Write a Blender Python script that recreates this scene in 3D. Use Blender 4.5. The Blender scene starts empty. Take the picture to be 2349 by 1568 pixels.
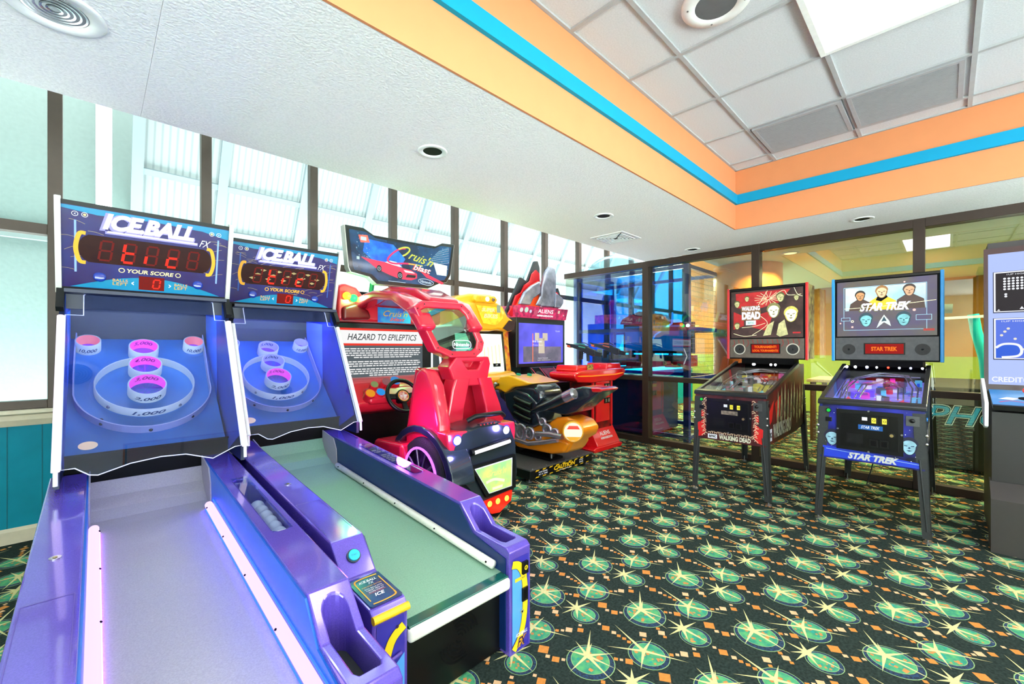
import bpy, math, random
from mathutils import Vector, Matrix
random.seed(7)
PI=math.pi
SC=bpy.context.scene
COL=SC.collection
# ---------------- camera, world, exposure ----------------
cd=bpy.data.cameras.new('camera'); cam=bpy.data.objects.new('camera',cd); COL.objects.link(cam)
cam.location=(0,0,1.27); cam.rotation_euler=(PI/2,0,math.radians(45.6-90))
cd.sensor_width=36; cd.lens=975/2349*36; cd.shift_y=13/2349; cd.clip_start=.02; cd.clip_end=200
SC.camera=cam
vs=SC.view_settings; vs.view_transform='Standard'; vs.look='None'; vs.gamma=1; vs.use_curve_mapping=False; EXP=1.0; vs.exposure=EXP
W=bpy.data.worlds.new('world'); SC.world=W; W.use_nodes=True
wb=W.node_tree.nodes['Background']; wt=W.node_tree
SKY=4.0; GROUND_FILL=12.5   # overcast sky above, extra brightness added below the horizon to light the soffit
_g=wt.nodes.new('ShaderNodeTexCoord'); _s=wt.nodes.new('ShaderNodeSeparateXYZ'); _r=wt.nodes.new('ShaderNodeMapRange')
_r.inputs['From Min'].default_value=-.06; _r.inputs['From Max'].default_value=.02; _r.inputs['To Min'].default_value=GROUND_FILL; _r.inputs['To Max'].default_value=SKY
wt.links.new(_g.outputs['Generated'],_s.inputs[0]); wt.links.new(_s.outputs['Z'],_r.inputs[0]); wt.links.new(_r.outputs[0],wb.inputs[1])
wb.inputs[0].default_value=(.985,.985,1,1)
SC.cycles.max_bounces=8; SC.cycles.transparent_max_bounces=24; SC.cycles.diffuse_bounces=4; SC.cycles.glossy_bounces=4
SC.cycles.caustics_reflective=False; SC.cycles.caustics_refractive=False; SC.cycles.sample_clamp_indirect=6
try: SC.cycles.use_denoising=True
except Exception: pass
def lamp(name,kind,loc,energy,color=(1,1,1),size=.5,size_y=None,rot=(0,0,0),spread=None):
    l=bpy.data.lights.new(name,kind); l.energy=energy; l.color=color
    if kind=='AREA':
        l.size=size
        if size_y: l.shape='RECTANGLE'; l.size_y=size_y
        if spread: l.spread=spread
    else: l.shadow_soft_size=size
    o=bpy.data.objects.new(name,l); o.location=loc; o.rotation_euler=rot; COL.objects.link(o); return o
TROFF=[(2.44,.22),(2.44,-1.6),(.9,-1.6),(.9,.22),(3.7,-1.6)]
TROFF_EM=12.
FAR=[(6.15,1.35),(7.6,-.6)]
for x,y in ((6.3,-1.2),(9.2,-2.2),(9.2,3.2),(7.4,3.4)): lamp('far_room_fill','AREA',(x,y,2.40),105,(1,.90,.50),1.1,.55)  # area lamps added out of view to brighten the room beyond the glass
for x,y in FAR: lamp('downlight_beam','SPOT',(x,y,2.41),130,(1,.86,.5),.06).data.spot_size=2.6
sun=bpy.data.lights.new('sun','SUN'); sun.energy=1.2; sun.angle=.3; so=bpy.data.objects.new('sun',sun); so.location=(0,20,20)
so.rotation_euler=(math.radians(-48),0,math.radians(8)); COL.objects.link(so)
# ---------------- materials ----------------
MATS={}
def lin(h):
    if isinstance(h,(tuple,list)): return (*h[:3],1)
    h=h.lstrip('#'); v=[int(h[i:i+2],16)/255 for i in (0,2,4)]
    return tuple(((x/12.92) if x<=.04045 else ((x+.055)/1.055)**2.4) for x in v)+(1,)
def mat(n,c,r=.45,m=0,e=None,es=1.,nz=None,coat=0,bump=0,c2=None,spec=.5,vor=False):
    if n in MATS: return MATS[n]
    M=bpy.data.materials.new(n); M.use_nodes=True; nt=M.node_tree; b=nt.nodes['Principled BSDF']
    C=lin(c); b.inputs['Base Color'].default_value=C; b.inputs['Roughness'].default_value=r; b.inputs['Metallic'].default_value=m
    b.inputs['Coat Weight'].default_value=coat; b.inputs['Coat Roughness'].default_value=.06
    b.inputs['Specular IOR Level'].default_value=spec
    if e is not None:
        b.inputs['Emission Color'].default_value=lin(e); b.inputs['Emission Strength'].default_value=es/2**EXP
    sc,am=nz or (25,.06)
    tc=nt.nodes.new('ShaderNodeTexCoord')
    if vor:
        no=nt.nodes.new('ShaderNodeTexVoronoi'); out=no.outputs['Distance']
    else:
        no=nt.nodes.new('ShaderNodeTexNoise'); no.inputs['Detail'].default_value=3; out=no.outputs[0]
    no.inputs['Scale'].default_value=sc; nt.links.new(tc.outputs['Object'],no.inputs['Vector'])
    mx=nt.nodes.new('ShaderNodeMix'); mx.data_type='RGBA'
    rm=nt.nodes.new('ShaderNodeMapRange'); rm.inputs['From Min'].default_value=.35 if not vor else .1; rm.inputs['From Max'].default_value=.65 if not vor else .6
    nt.links.new(out,rm.inputs[0]); nt.links.new(rm.outputs[0],mx.inputs['Factor'])
    D=lin(c2) if c2 else tuple(x*(1-am) for x in C[:3])+(1,)
    mx.inputs['A'].default_value=C; mx.inputs['B'].default_value=D
    nt.links.new(mx.outputs['Result'],b.inputs['Base Color'])
    if e is not None and c2 and False: nt.links.new(mx.outputs['Result'],b.inputs['Emission Color'])
    if bump:
        bp=nt.nodes.new('ShaderNodeBump'); bp.inputs['Strength'].default_value=bump; bp.inputs['Distance'].default_value=.004
        nt.links.new(out,bp.inputs['Height']); nt.links.new(bp.outputs[0],b.inputs['Normal'])
    MATS[n]=M; return M
def glow(n,c,es=1.): return mat(n,(0.005,0.005,0.005),.5,e=c,es=es,spec=.1)
def glass(n,tint,ior=1.5,rough=0.0,base=0.):
    if n in MATS: return MATS[n]
    M=bpy.data.materials.new(n); M.use_nodes=True; nt=M.node_tree; nt.nodes.remove(nt.nodes['Principled BSDF'])
    o=nt.nodes['Material Output']; t=nt.nodes.new('ShaderNodeBsdfTransparent'); g=nt.nodes.new('ShaderNodeBsdfGlossy')
    t.inputs[0].default_value=lin(tint); g.inputs['Roughness'].default_value=rough
    no=nt.nodes.new('ShaderNodeTexNoise'); no.inputs['Scale'].default_value=2; bp=nt.nodes.new('ShaderNodeBump'); bp.inputs['Strength'].default_value=.01
    nt.links.new(no.outputs[0],bp.inputs['Height']); nt.links.new(bp.outputs[0],g.inputs['Normal'])
    R0=((ior-1)/(ior+1))**2
    lw=nt.nodes.new('ShaderNodeLayerWeight'); pw=nt.nodes.new('ShaderNodeMath'); pw.operation='POWER'; pw.inputs[1].default_value=5; nt.links.new(lw.outputs['Facing'],pw.inputs[0])
    f=nt.nodes.new('ShaderNodeMath'); f.operation='MULTIPLY_ADD'; f.inputs[1].default_value=1-R0; f.inputs[2].default_value=R0; nt.links.new(pw.outputs[0],f.inputs[0])
    a=nt.nodes.new('ShaderNodeMath'); a.operation='ADD'; a.inputs[1].default_value=base; a.use_clamp=True
    mx=nt.nodes.new('ShaderNodeMixShader'); nt.links.new(f.outputs[0],a.inputs[0]); nt.links.new(a.outputs[0],mx.inputs[0])
    nt.links.new(t.outputs[0],mx.inputs[1]); nt.links.new(g.outputs[0],mx.inputs[2]); nt.links.new(mx.outputs[0],o.inputs[0])
    MATS[n]=M; return M
def ribbed(n):
    M=bpy.data.materials.new(n); M.use_nodes=True; nt=M.node_tree; nt.nodes.remove(nt.nodes['Principled BSDF'])
    o=nt.nodes['Material Output']; d=nt.nodes.new('ShaderNodeBsdfDiffuse'); t=nt.nodes.new('ShaderNodeBsdfTranslucent')
    tc=nt.nodes.new('ShaderNodeTexCoord'); w=nt.nodes.new('ShaderNodeTexWave'); w.bands_direction='X'; w.inputs['Scale'].default_value=5.2; w.wave_profile='SIN'
    nt.links.new(tc.outputs['Object'],w.inputs['Vector'])
    cr=nt.nodes.new('ShaderNodeValToRGB'); cr.color_ramp.elements[0].color=(.30,.32,.325,1); cr.color_ramp.elements[1].color=(.40,.415,.415,1); cr.color_ramp.elements[1].position=.35
    nt.links.new(w.outputs[0],cr.inputs[0]); nt.links.new(cr.outputs[0],d.inputs[0]); nt.links.new(cr.outputs[0],t.inputs[0])
    mx=nt.nodes.new('ShaderNodeMixShader'); mx.inputs[0].default_value=.6
    nt.links.new(d.outputs[0],mx.inputs[1]); nt.links.new(t.outputs[0],mx.inputs[2]); nt.links.new(mx.outputs[0],o.inputs[0]); return M
white=mat('white_paint','#f0f0ee',.5)
cream=mat('cream_paint','#e9dcc4',.5)
bronze=mat('bronze_frame','#4a3d36',.45,.3)
bronze2=mat('dark_bronze','#3a2a22',.5,.3)
black=mat('black_plastic','#0b0b0d',.35,nz=(60,.3),spec=.35)
blackm=mat('black_matte','#060608',.7,spec=.15)
chrome=mat('chrome','#d8d8dc',.15,1)
steel=mat('brushed_steel','#9a9a9e',.35,.9)
brass=mat('brass','#c9b07a',.3,.9)
# ---------------- mesh building ----------------
class Fr:
    def __init__(s,o,u,w): s.o=Vector(o); s.u=Vector(u).normalized(); s.w=Vector(w).normalized(); s.n=s.u.cross(s.w)
    def p(s,x,y,h=0): return s.o+s.u*x+s.w*y+s.n*h
TXT={}
def textmesh(t,off=0.,shear=0.):
    k=(t,off,shear)
    if k in TXT: return TXT[k]
    c=bpy.data.curves.new('txt','FONT'); c.body=t; c.size=1; c.offset=off; c.shear=shear; c.resolution_u=3; c.align_x='CENTER'
    o=bpy.data.objects.new('txt',c); COL.objects.link(o); dg=bpy.context.evaluated_depsgraph_get(); dg.update()
    me=o.evaluated_get(dg).to_mesh(); V=[(v.co.x,v.co.y) for v in me.vertices]; F=[tuple(p.vertices) for p in me.polygons]
    o.evaluated_get(dg).to_mesh_clear(); bpy.data.objects.remove(o); bpy.data.curves.remove(c)
    x0=min(v[0] for v in V);x1=max(v[0] for v in V);y0=min(v[1] for v in V);y1=max(v[1] for v in V)
    V=[((v[0]-x0)/(x1-x0)-.5,(v[1]-y0)/(y1-y0)-.5) for v in V]
    TXT[k]=(V,F); return TXT[k]
class MB:
    def __init__(s,o=(0,0,0)): s.v=[];s.f=[];s.m=[];s.s=[];s.mats=[];s.o=Vector(o)
    def mi(s,m):
        if m not in s.mats: s.mats.append(m)
        return s.mats.index(m)
    def add(s,vs,fs,m,sm=False):
        b=len(s.v); s.v+= [Vector(v) for v in vs]; i=s.mi(m)
        for f in fs: s.f.append(tuple(b+k for k in f)); s.m.append(i); s.s.append(sm)
        return s
    def box(s,x0,x1,y0,y1,z0,z1,m):
        vs=[(x,y,z) for z in(z0,z1) for y in(y0,y1) for x in(x0,x1)]
        return s.add(vs,[(0,2,3,1),(4,5,7,6),(0,1,5,4),(2,6,7,3),(0,4,6,2),(1,3,7,5)],m)
    def prism(s,pts,ax,a,b,m,m2=None):
        def P(p,t): return {'x':(t,p[0],p[1]),'y':(p[0],t,p[1]),'z':(p[0],p[1],t)}[ax]
        ar=sum(pts[i][0]*pts[(i+1)%len(pts)][1]-pts[(i+1)%len(pts)][0]*pts[i][1] for i in range(len(pts)))
        if ar<0: pts=pts[::-1]
        if ax=='y': pts=pts[::-1]
        n=len(pts); lo,hi=min(a,b),max(a,b)
        vs=[P(p,lo) for p in pts]+[P(p,hi) for p in pts]
        s.add(vs,[tuple(range(n))[::-1],tuple(range(n,2*n))],m2 or m)
        b0=len(s.v)-2*n; i=s.mi(m)
        for k in range(n): s.f.append((b0+k,b0+(k+1)%n,b0+n+(k+1)%n,b0+n+k)); s.m.append(i); s.s.append(False)
        return s
    def fprism(s,fr,pts,h0,h1,m,m2=None):
        ar=sum(pts[i][0]*pts[(i+1)%len(pts)][1]-pts[(i+1)%len(pts)][0]*pts[i][1] for i in range(len(pts)))
        if ar<0: pts=pts[::-1]
        n=len(pts); vs=[fr.p(x,y,h0) for x,y in pts]+[fr.p(x,y,h1) for x,y in pts]
        s.add(vs,[tuple(range(n))[::-1]]+[(k,(k+1)%n,n+(k+1)%n,n+k) for k in range(n)],m)
        s.add([fr.p(x,y,h1) for x,y in pts],[tuple(range(n))],m2 or m); return s
    def cyl(s,p0,p1,r,m,n=20,r1=None,caps=True,sm=True,open_=False):
        p0=Vector(p0);p1=Vector(p1);r1=r if r1 is None else r1; d=(p1-p0).normalized()
        a=d.orthogonal().normalized(); b=d.cross(a); cs=[(math.cos(2*PI*k/n),math.sin(2*PI*k/n)) for k in range(n)]
        vs=[p0+(a*c+b*t)*r for c,t in cs]+[p1+(a*c+b*t)*r1 for c,t in cs]
        s.add(vs,[(k,(k+1)%n,n+(k+1)%n,n+k) for k in range(n)],m,sm)
        if caps: s.add(vs[:n],[tuple(range(n))[::-1]],m); s.add(vs[n:],[tuple(range(n))],m)
        return s
    def tube(s,path,r,m,n=10,closed=False,caps=True):
        P=[Vector(p) for p in path]; N=len(P); rings=[]; a=None
        for i,p in enumerate(P):
            if closed: d=(P[(i+1)%N]-P[i-1]).normalized()
            else: d=(P[min(i+1,N-1)]-P[max(i-1,0)]).normalized()
            a=d.orthogonal().normalized() if a is None else (a-d*a.dot(d)).normalized()
            b=d.cross(a); rr=r[i] if isinstance(r,(list,tuple)) else r
            rings.append([p+(a*math.cos(2*PI*k/n)+b*math.sin(2*PI*k/n))*rr for k in range(n)])
        return s.loft(rings,m,closed,caps)
    def loft(s,rings,m,closed=False,caps=True,sm=True):
        n=len(rings[0]);N=len(rings); vs=[v for r in rings for v in r]; fs=[]
        for i in range(N if closed else N-1):
            j=(i+1)%N
            for k in range(n): fs.append((i*n+k,i*n+(k+1)%n,j*n+(k+1)%n,j*n+k))
        s.add(vs,fs,m,sm)
        if caps and not closed: s.add(rings[0],[tuple(range(n))[::-1]],m); s.add(rings[-1],[tuple(range(n))],m)
        return s
    def sph(s,c,r,m,n=16,sz=(1,1,1)):
        c=Vector(c); vs=[];fs=[]; k=n//2
        for i in range(k+1):
            th=PI*i/k
            for j in range(n): ph=2*PI*j/n; vs.append(c+Vector((math.sin(th)*math.cos(ph)*sz[0],math.sin(th)*math.sin(ph)*sz[1],math.cos(th)*sz[2]))*r)
        for i in range(k):
            for j in range(n): fs.append((i*n+j,(i+1)*n+j,(i+1)*n+(j+1)%n,i*n+(j+1)%n))
        return s.add(vs,fs,m,True)
    def lathe(s,c,ax,prof,m,n=32,sm=True):   # prof: list of (r,h)
        c=Vector(c); d=Vector(ax).normalized(); a=d.orthogonal().normalized(); b=d.cross(a)
        rings=[[c+d*h+(a*math.cos(2*PI*k/n)+b*math.sin(2*PI*k/n))*r for k in range(n)] for r,h in prof]
        return s.loft(rings,m,False,False,sm)
    def poly(s,fr,pts,m,h=.001):
        ar=sum(pts[i][0]*pts[(i+1)%len(pts)][1]-pts[(i+1)%len(pts)][0]*pts[i][1] for i in range(len(pts)))
        if ar<0: pts=pts[::-1]
        return s.add([fr.p(x,y,h) for x,y in pts],[tuple(range(len(pts)))],m)
    def rect(s,fr,x0,x1,y0,y1,m,h=.001): return s.poly(fr,[(x0,y0),(x1,y0),(x1,y1),(x0,y1)],m,h)
    def disc(s,fr,x,y,r,m,h=.001,n=24,ry=None): return s.poly(fr,[(x+r*math.cos(2*PI*k/n),y+(ry or r)*math.sin(2*PI*k/n)) for k in range(n)],m,h)
    def ring(s,fr,x,y,r0,r1,m,h=.001,n=32,a0=0,a1=2*PI):
        vs=[];fs=[]
        for k in range(n+1):
            a=a0+(a1-a0)*k/n
            for r in(r0,r1): vs.append(fr.p(x+r*math.cos(a),y+r*math.sin(a),h))
        for k in range(n): fs.append((2*k,2*k+1,2*k+3,2*k+2))
        return s.add(vs,fs,m)
    def stroke(s,fr,pts,w,m,h=.001,sub=6):
        Q=[]
        for i in range(len(pts)-1):
            p0=pts[max(i-1,0)];p1=pts[i];p2=pts[i+1];p3=pts[min(i+2,len(pts)-1)]
            for k in range(sub):
                t=k/sub; Q.append(tuple(.5*((2*p1[j])+(-p0[j]+p2[j])*t+(2*p0[j]-5*p1[j]+4*p2[j]-p3[j])*t*t+(-p0[j]+3*p1[j]-3*p2[j]+p3[j])*t**3) for j in(0,1)))
        Q.append(pts[-1]); vs=[];fs=[]
        for i,q in enumerate(Q):
            a=Q[max(i-1,0)];b=Q[min(i+1,len(Q)-1)]; dx,dy=b[0]-a[0],b[1]-a[1]; L=math.hypot(dx,dy) or 1
            vs+= [fr.p(q[0]-dy/L*w/2,q[1]+dx/L*w/2,h),fr.p(q[0]+dy/L*w/2,q[1]-dx/L*w/2,h)]
        for i in range(len(Q)-1): fs.append((2*i,2*i+1,2*i+3,2*i+2))
        return s.add(vs,fs,m)
    def text(s,fr,t,x,y,w,hh,m,h=.0015,off=0.,shear=0.,rot=0.,thick=0):
        V,F=textmesh(t,off,shear); c,sn=math.cos(rot),math.sin(rot)
        q=[(a*w,b*hh) for a,b in V]; q=[(x+a*c-b*sn,y+a*sn+b*c) for a,b in q]
        if thick:
            n=len(q)
            s.add([fr.p(a,b,h+thick) for a,b in q],F,m)
            ed={}
            for f in F:
                for i in range(len(f)):
                    e=(f[i],f[(i+1)%len(f)]); ed[e]=1
            side=[e for e in ed if (e[1],e[0]) not in ed]
            s.add([fr.p(a,b,h) for a,b in q]+[fr.p(a,b,h+thick) for a,b in q],[(e[0],e[1],n+e[1],n+e[0]) for e in side],m)
            return s
        return s.add([fr.p(a,b,h) for a,b in q],F,m)
    def ctext(s,c,ax,up0,t,r,w,hh,z,m,inside=False,off=.02):  # text wrapped on a cylinder: c centre, ax axis, up0 direction facing outward
        V,F=textmesh(t,off,.3); c=Vector(c); d=Vector(ax).normalized(); f=Vector(up0); f=(f-d*f.dot(d)).normalized(); g=d.cross(f)
        vs=[]
        for a,b in V:
            th=a*w/r*(1 if not inside else -1); vs.append(c+d*(z+b*hh)+(f*math.cos(th)+g*math.sin(th))*r)
        return s.add(vs,F,m)
    def build(s,name,parent=None,bev=0,seg=2,smooth=False,cut=None):
        me=bpy.data.meshes.new(name); me.from_pydata([tuple(v-s.o) for v in s.v],[],s.f)
        for m in s.mats: me.materials.append(m)
        me.polygons.foreach_set('material_index',s.m); me.polygons.foreach_set('use_smooth',[True]*len(s.f) if smooth else s.s)
        me.update(); o=bpy.data.objects.new(name,me); COL.objects.link(o)
        if cut:
            for cm in cut:
                cme=bpy.data.meshes.new('c'); cme.from_pydata([tuple(v-s.o) for v in cm.v],[],cm.f)
                for m in cm.mats: cme.materials.append(m)
                co=bpy.data.objects.new('c',cme); COL.objects.link(co)
                bm=o.modifiers.new('b','BOOLEAN'); bm.operation='DIFFERENCE'; bm.solver='EXACT'; bm.object=co
                dg=bpy.context.evaluated_depsgraph_get(); dg.update(); nm=bpy.data.meshes.new_from_object(o.evaluated_get(dg))
                o.modifiers.clear(); old=o.data; o.data=nm; nm.name=name; bpy.data.meshes.remove(old); bpy.data.objects.remove(co)
        if bev:
            b=o.modifiers.new('bevel','BEVEL'); b.width=bev; b.segments=seg; b.limit_method='ANGLE'; b.angle_limit=.6
            if smooth: w=o.modifiers.new('wn','WEIGHTED_NORMAL'); w.keep_sharp=True
        if parent: o.parent=parent
        else: o.location=s.o
        return o
def tag(o,label=None,cat=None,group=None,kind=None):
    if label: o['label']=label
    if cat: o['category']=cat
    if group: o['group']=group
    if kind: o['kind']=kind
    return o
def thing(name,label,cat,loc=(0,0,0),rz=0,group=None):
    o=bpy.data.objects.new(name,None); o.empty_display_size=.1; COL.objects.link(o); o.location=loc; o.rotation_euler=(0,0,rz); return tag(o,label,cat,group)
def struct(name,mb,parent=None,**k):
    o=mb.build(name,parent,**k)
    if parent is None: o['kind']='structure'
    return o
def sempty(name,loc=(0,0,0)):
    o=bpy.data.objects.new(name,None); COL.objects.link(o); o.location=loc; o['kind']='structure'; return o
XY=Fr((0,0,0),(1,0,0),(0,1,0))
# ---------------- carpet floor ----------------
c_bg=mat('carpet_ground','#232b29',1,nz=(90,0),c2='#323f3a',spec=.1)
c_disc=mat('carpet_green','#5cb06e',.95,nz=(30,0),c2='#2a8a74')
c_dk=mat('carpet_navy','#20456b',.95,nz=(110,0),c2='#1a1f2a')
c_line=mat('carpet_lime','#94b878',.95)
c_star=mat('carpet_pale','#dfd898',.95,nz=(80,.12))
c_or=mat('carpet_orange','#d98a3a',.95,nz=(80,.15))
c_pk=mat('carpet_peach','#e9bd8e',.95,nz=(80,.15))
c_tl=mat('carpet_teal','#1f9a8c',.95)
c_mo=mat('carpet_rust','#cf8a4a',.95)
fl=MB(); fl.add([(-3,-4.2,0),(10.2,-4.2,0),(10.2,4.45,0),(-3,4.45,0)],[(0,1,2,3)],c_bg); fl.add([(-3,-4.2,-.1),(10.2,-4.2,-.1),(10.2,4.45,-.1),(-3,4.45,-.1)],[(3,2,1,0)],c_bg)
DI=[(1.347,1.186,.026,0),(1.329,1.147,.011,1),(1.339,1.113,.018,0),(1.36,1.09,.009,1),(1.65,1.078,.020,0),(1.654,1.115,.009,1),(1.65,1.036,.012,1),(1.647,1.009,.010,0),(1.648,.983,.010,0),(1.644,.957,.010,0),(1.731,.939,.018,1),(1.705,.919,.009,0),(1.583,1.171,.009,1),(1.557,1.15,.016,0),(1.516,.942,.010,0),(1.528,.924,.008,1),(1.542,.897,.018,0),(1.7,.794,.010,0),(1.718,.777,.009,1),(1.742,.759,.018,1),(1.815,.911,.010,0),(1.799,.886,.017,1),(1.785,.863,.009,0)]
def star(X,Y,rays,w,big):
    for ri,(dx,dy) in enumerate(rays):
        zz=.0016+.00004*ri
        L=math.hypot(dx,dy); nx,ny=-dy/L*w,dx/L*w
        fl.add([(X-nx,Y-ny,zz),(X+dx,Y+dy,zz),(X+nx,Y+ny,zz)],[(0,1,2)],c_star)
    fl.poly(XY,[(X+(big if k%2==0 else big*.55)*math.cos(k*PI/8),Y+(big if k%2==0 else big*.55)*math.sin(k*PI/8)) for k in range(16)],c_star,.0022)
rr=random.Random(3)
def cdisc(X,Y,r,sx,sy):
    fl.disc(XY,X,Y,r,c_line,.0004,28); fl.disc(XY,X,Y,r*.965,c_dk,.0006,28)
    ox,oy=X+sx*r*.13,Y+sy*r*.13
    fl.disc(XY,ox,oy,r*.80,c_line,.0008,24); fl.disc(XY,ox,oy,r*.77,c_disc,.001,24)
    for k in range(16):
        a=rr.random()*6.28; d=r*.66*math.sqrt(rr.random()); q=r*(.06+.07*rr.random()); b=rr.random()*3
        fl.poly(XY,[(ox+d*math.cos(a)+q*math.cos(b+t),oy+d*math.sin(a)+q*math.sin(b+t)) for t in(0,1.4,2.9,4.4)],c_mo if k%4 else c_tl,.0011+.00002*k)
for j in range(-13,9):
    for i in range(-11,21):
        X=1.448+.4385*i+(.2185 if j%2 else 0); Y=1.035+.4285*j*1.0
        if not(-2.8<X<9.9 and -4<Y<4.2): continue
        if X<5.2 and Y<-2.6: continue
        cdisc(X-.018,Y-.029,.098,.5,.5); star(X,Y,[(.142,.084),(.035,.087),(-.038,.085),(-.123,-.004),(-.046,-.158),(.094,-.075),(.02,-.12),(.075,.03)],.008,.021)
        mx,my=X+.19,Y-.15
        cdisc(mx-.004,my-.025,.084,.2,.2); star(mx,my,[(.062,.18),(.094,.012),(-.085,.125),(-.104,-.044),(.07,-.161),(.03,.07)],.0075,.018)
        sx,sy=X+.0105,Y-.201
        cdisc(sx-.015,sy-.062,.066,-.2,.4); star(sx,sy,[(.057,.038),(.088,-.026),(-.087,.022),(-.064,-.055),(.014,.08),(-.015,-.132),(-.045,.05)],.009,.021)
        for dx,dy,q,kk in DI:
            cx_,cy_=dx-1.448+X,dy-1.035+Y; q*=1.15
            fl.poly(XY,[(cx_+q*math.cos(a),cy_+q*math.sin(a)) for a in(-.24+0,-.24+PI/2,-.24+PI,-.24+1.5*PI)],c_pk if kk else c_or,.0011)
struct('floor',fl)
# ---------------- ceilings and cove ----------------
stucco=mat('stucco_ceiling','#fffdfa',.9,nz=(90,.10),bump=.8)
tile=mat('ceiling_tile','#d2d2d6',.9,nz=(120,.10),bump=.4)
grid=mat('ceiling_grid','#aeaeb0',.6)
orange=mat('orange_paint','#d88a5a',.85,nz=(9,.03))
teal=mat('turquoise_paint','#0a93bd',.6,spec=.2,nz=(9,.03))
CX0,CX1,CY0,CY1=.16,4.46,-2.75,1.445; SZ=2.42; TZ=2.98
c=MB()
c.box(-3,CX0-.001,-4.2,2.81,SZ,3.1,stucco); c.box(CX1+.001,5.24,-4.2,2.81,SZ,3.1,stucco)
c.box(CX0,CX1,CY1+.001,2.81,SZ,3.1,stucco); c.box(CX0,CX1,-4.2,CY0-.001,SZ,3.1,stucco)
struct('ceiling',c)
c=MB(); c.box(-3,10.2,2.7,4.4,3.62,3.7,white); c.box(-3,5.2,2.7,2.8,3.1,3.62,white); struct('ceiling_atrium',c)
c=MB(); t=.012
for (x0,x1,y0,y1) in ((CX0,CX1,CY1-t,CY1),(CX0,CX1,CY0,CY0+t),(CX0,CX0+t,CY0,CY1),(CX1-t,CX1,CY0,CY1)): c.box(x0,x1,y0,y1,SZ-.001,TZ,orange)
struct('wall_cove',c)
c=MB(); a=.035
c.box(CX0+t,CX1-t,CY1-a,CY1-t,2.655,2.745,teal); c.box(CX0+t,CX1-t,CY0+t,CY0+a,2.655,2.745,teal)
c.box(CX0+t,CX0+a,CY0+a,CY1-a,2.655,2.745,teal); c.box(CX1-a,CX1-t,CY0+a,CY1-a,2.655,2.745,teal)
struct('trim_1',c)
c=MB(); gx=[3.05+.605*k for k in range(-5,4)]; gy=[1.092-.605*k for k in range(-1,8)]
c.box(CX0,CX1,CY0,CY1,TZ+.012,TZ+.05,tile)
for x in gx:
    if CX0<x<CX1: c.box(x-.012,x+.012,CY0,CY1,TZ,TZ+.013,grid)
for y in gy:
    if CY0<y<CY1: c.box(CX0,CX1,y-.012,y+.012,TZ+.0005,TZ+.013,grid)
for (x0,x1,y0,y1) in ((CX0,CX1,CY1-.03,CY1-t),(CX0,CX1,CY0+t,CY0+.03),(CX0+t,CX0+.03,CY0,CY1),(CX1-.03,CX1-t,CY0,CY1)): c.box(x0,x1,y0,y1,TZ+.001,TZ+.012,grid)
struct('ceiling_tiles',c)
tro=glow('troffer_diffuser','#ffffff',TROFF_EM)
TL=['bright rectangular ceiling light panel nearest the air grilles','rectangular ceiling light panel behind the viewer, nearest the right','rectangular ceiling light panel above and behind the viewer on the left','rectangular ceiling light panel above the viewer on the left','rectangular ceiling light panel behind the viewer by the right cove']
for i,(x,y) in enumerate(TROFF):
    o=thing('ceiling_light',TL[i],'ceiling light',(x,y,TZ),0)
    b=MB(); 
    for (x0,x1,y0,y1) in((-.6,.6,-.295,-.265),(-.6,.6,.265,.295),(-.6,-.57,-.265,.265),(.57,.6,-.265,.265)): b.box(x0,x1,y0,y1,-.012,.012,white)
    b.build('frame',o,.002)
    b=MB(); b.box(-.57,.57,-.265,.265,-.003,.006,tro); b.build('diffuser',o)
gr=mat('grille_grey','#a4a4a8',.5); gd=mat('grille_dark','#2c2d30',.9)
for i,(x,y) in enumerate(((3.967,.79),(3.95,.2))):
    o=thing('air_grille',['square slatted return air grille nearer the cove corner','square slatted return air grille beside the bright light panel'][i],'air grille',(x,y,TZ))
    b=MB()
    for (x0,x1,y0,y1) in((-.28,.28,-.28,-.255),(-.28,.28,.255,.28),(-.28,-.255,-.255,.255),(.255,.28,-.255,.255)): b.box(x0,x1,y0,y1,-.008,.012,gr)
    b.build('frame',o)
    b=MB(); b.box(-.255,.255,-.255,.255,.004,.01,gd); b.build('backing',o)
    b=MB()
    for k in range(-20,21): b.box(k*.0125-.0028,k*.0125+.0028,-.255,.255,-.006,.004,gr)
    b.build('slats',o)
o=thing('ceiling_speaker','round white speaker grille set in a ceiling tile','speaker',(2.2,.8,TZ))
b=MB(); b.lathe((0,0,0),(0,0,-1),[(.0,-.012),(.16,-.012),(.16,.004),(.155,.010),(.10,.014),(.095,.008)],white,40)
for k in range(4): b.cyl((.13*math.cos(k*PI/2+.5),.13*math.sin(k*PI/2+.5),-.014),(.13*math.cos(k*PI/2+.5),.13*math.sin(k*PI/2+.5),-.008),.005,steel,8)
b.build('speaker_rim',o)
b=MB(); b.cyl((0,0,-.010),(0,0,0),.096,mat('speaker_grille_base','#9c9c9e',.7),32)
for k in range(1,16): b.lathe((0,0,-.010),(0,0,-1),[(.006*k,0),(.006*k+.0035,0)],gr,32)
b.build('speaker_grille',o)
holes=[(1.41,2.105,.055,'recessed round downlight in the soffit above the ball rolling machines'),(3.17,2.094,.055,'recessed round downlight above the motorcycle game'),(5.0,2.08,.055,'recessed round downlight near the glass corner'),(4.9,.524,.055,'recessed round downlight above the blue trimmed pinball machine'),(-.1,2.12,.085,'large recessed downlight with a shiny reflector at the upper left')]
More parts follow.
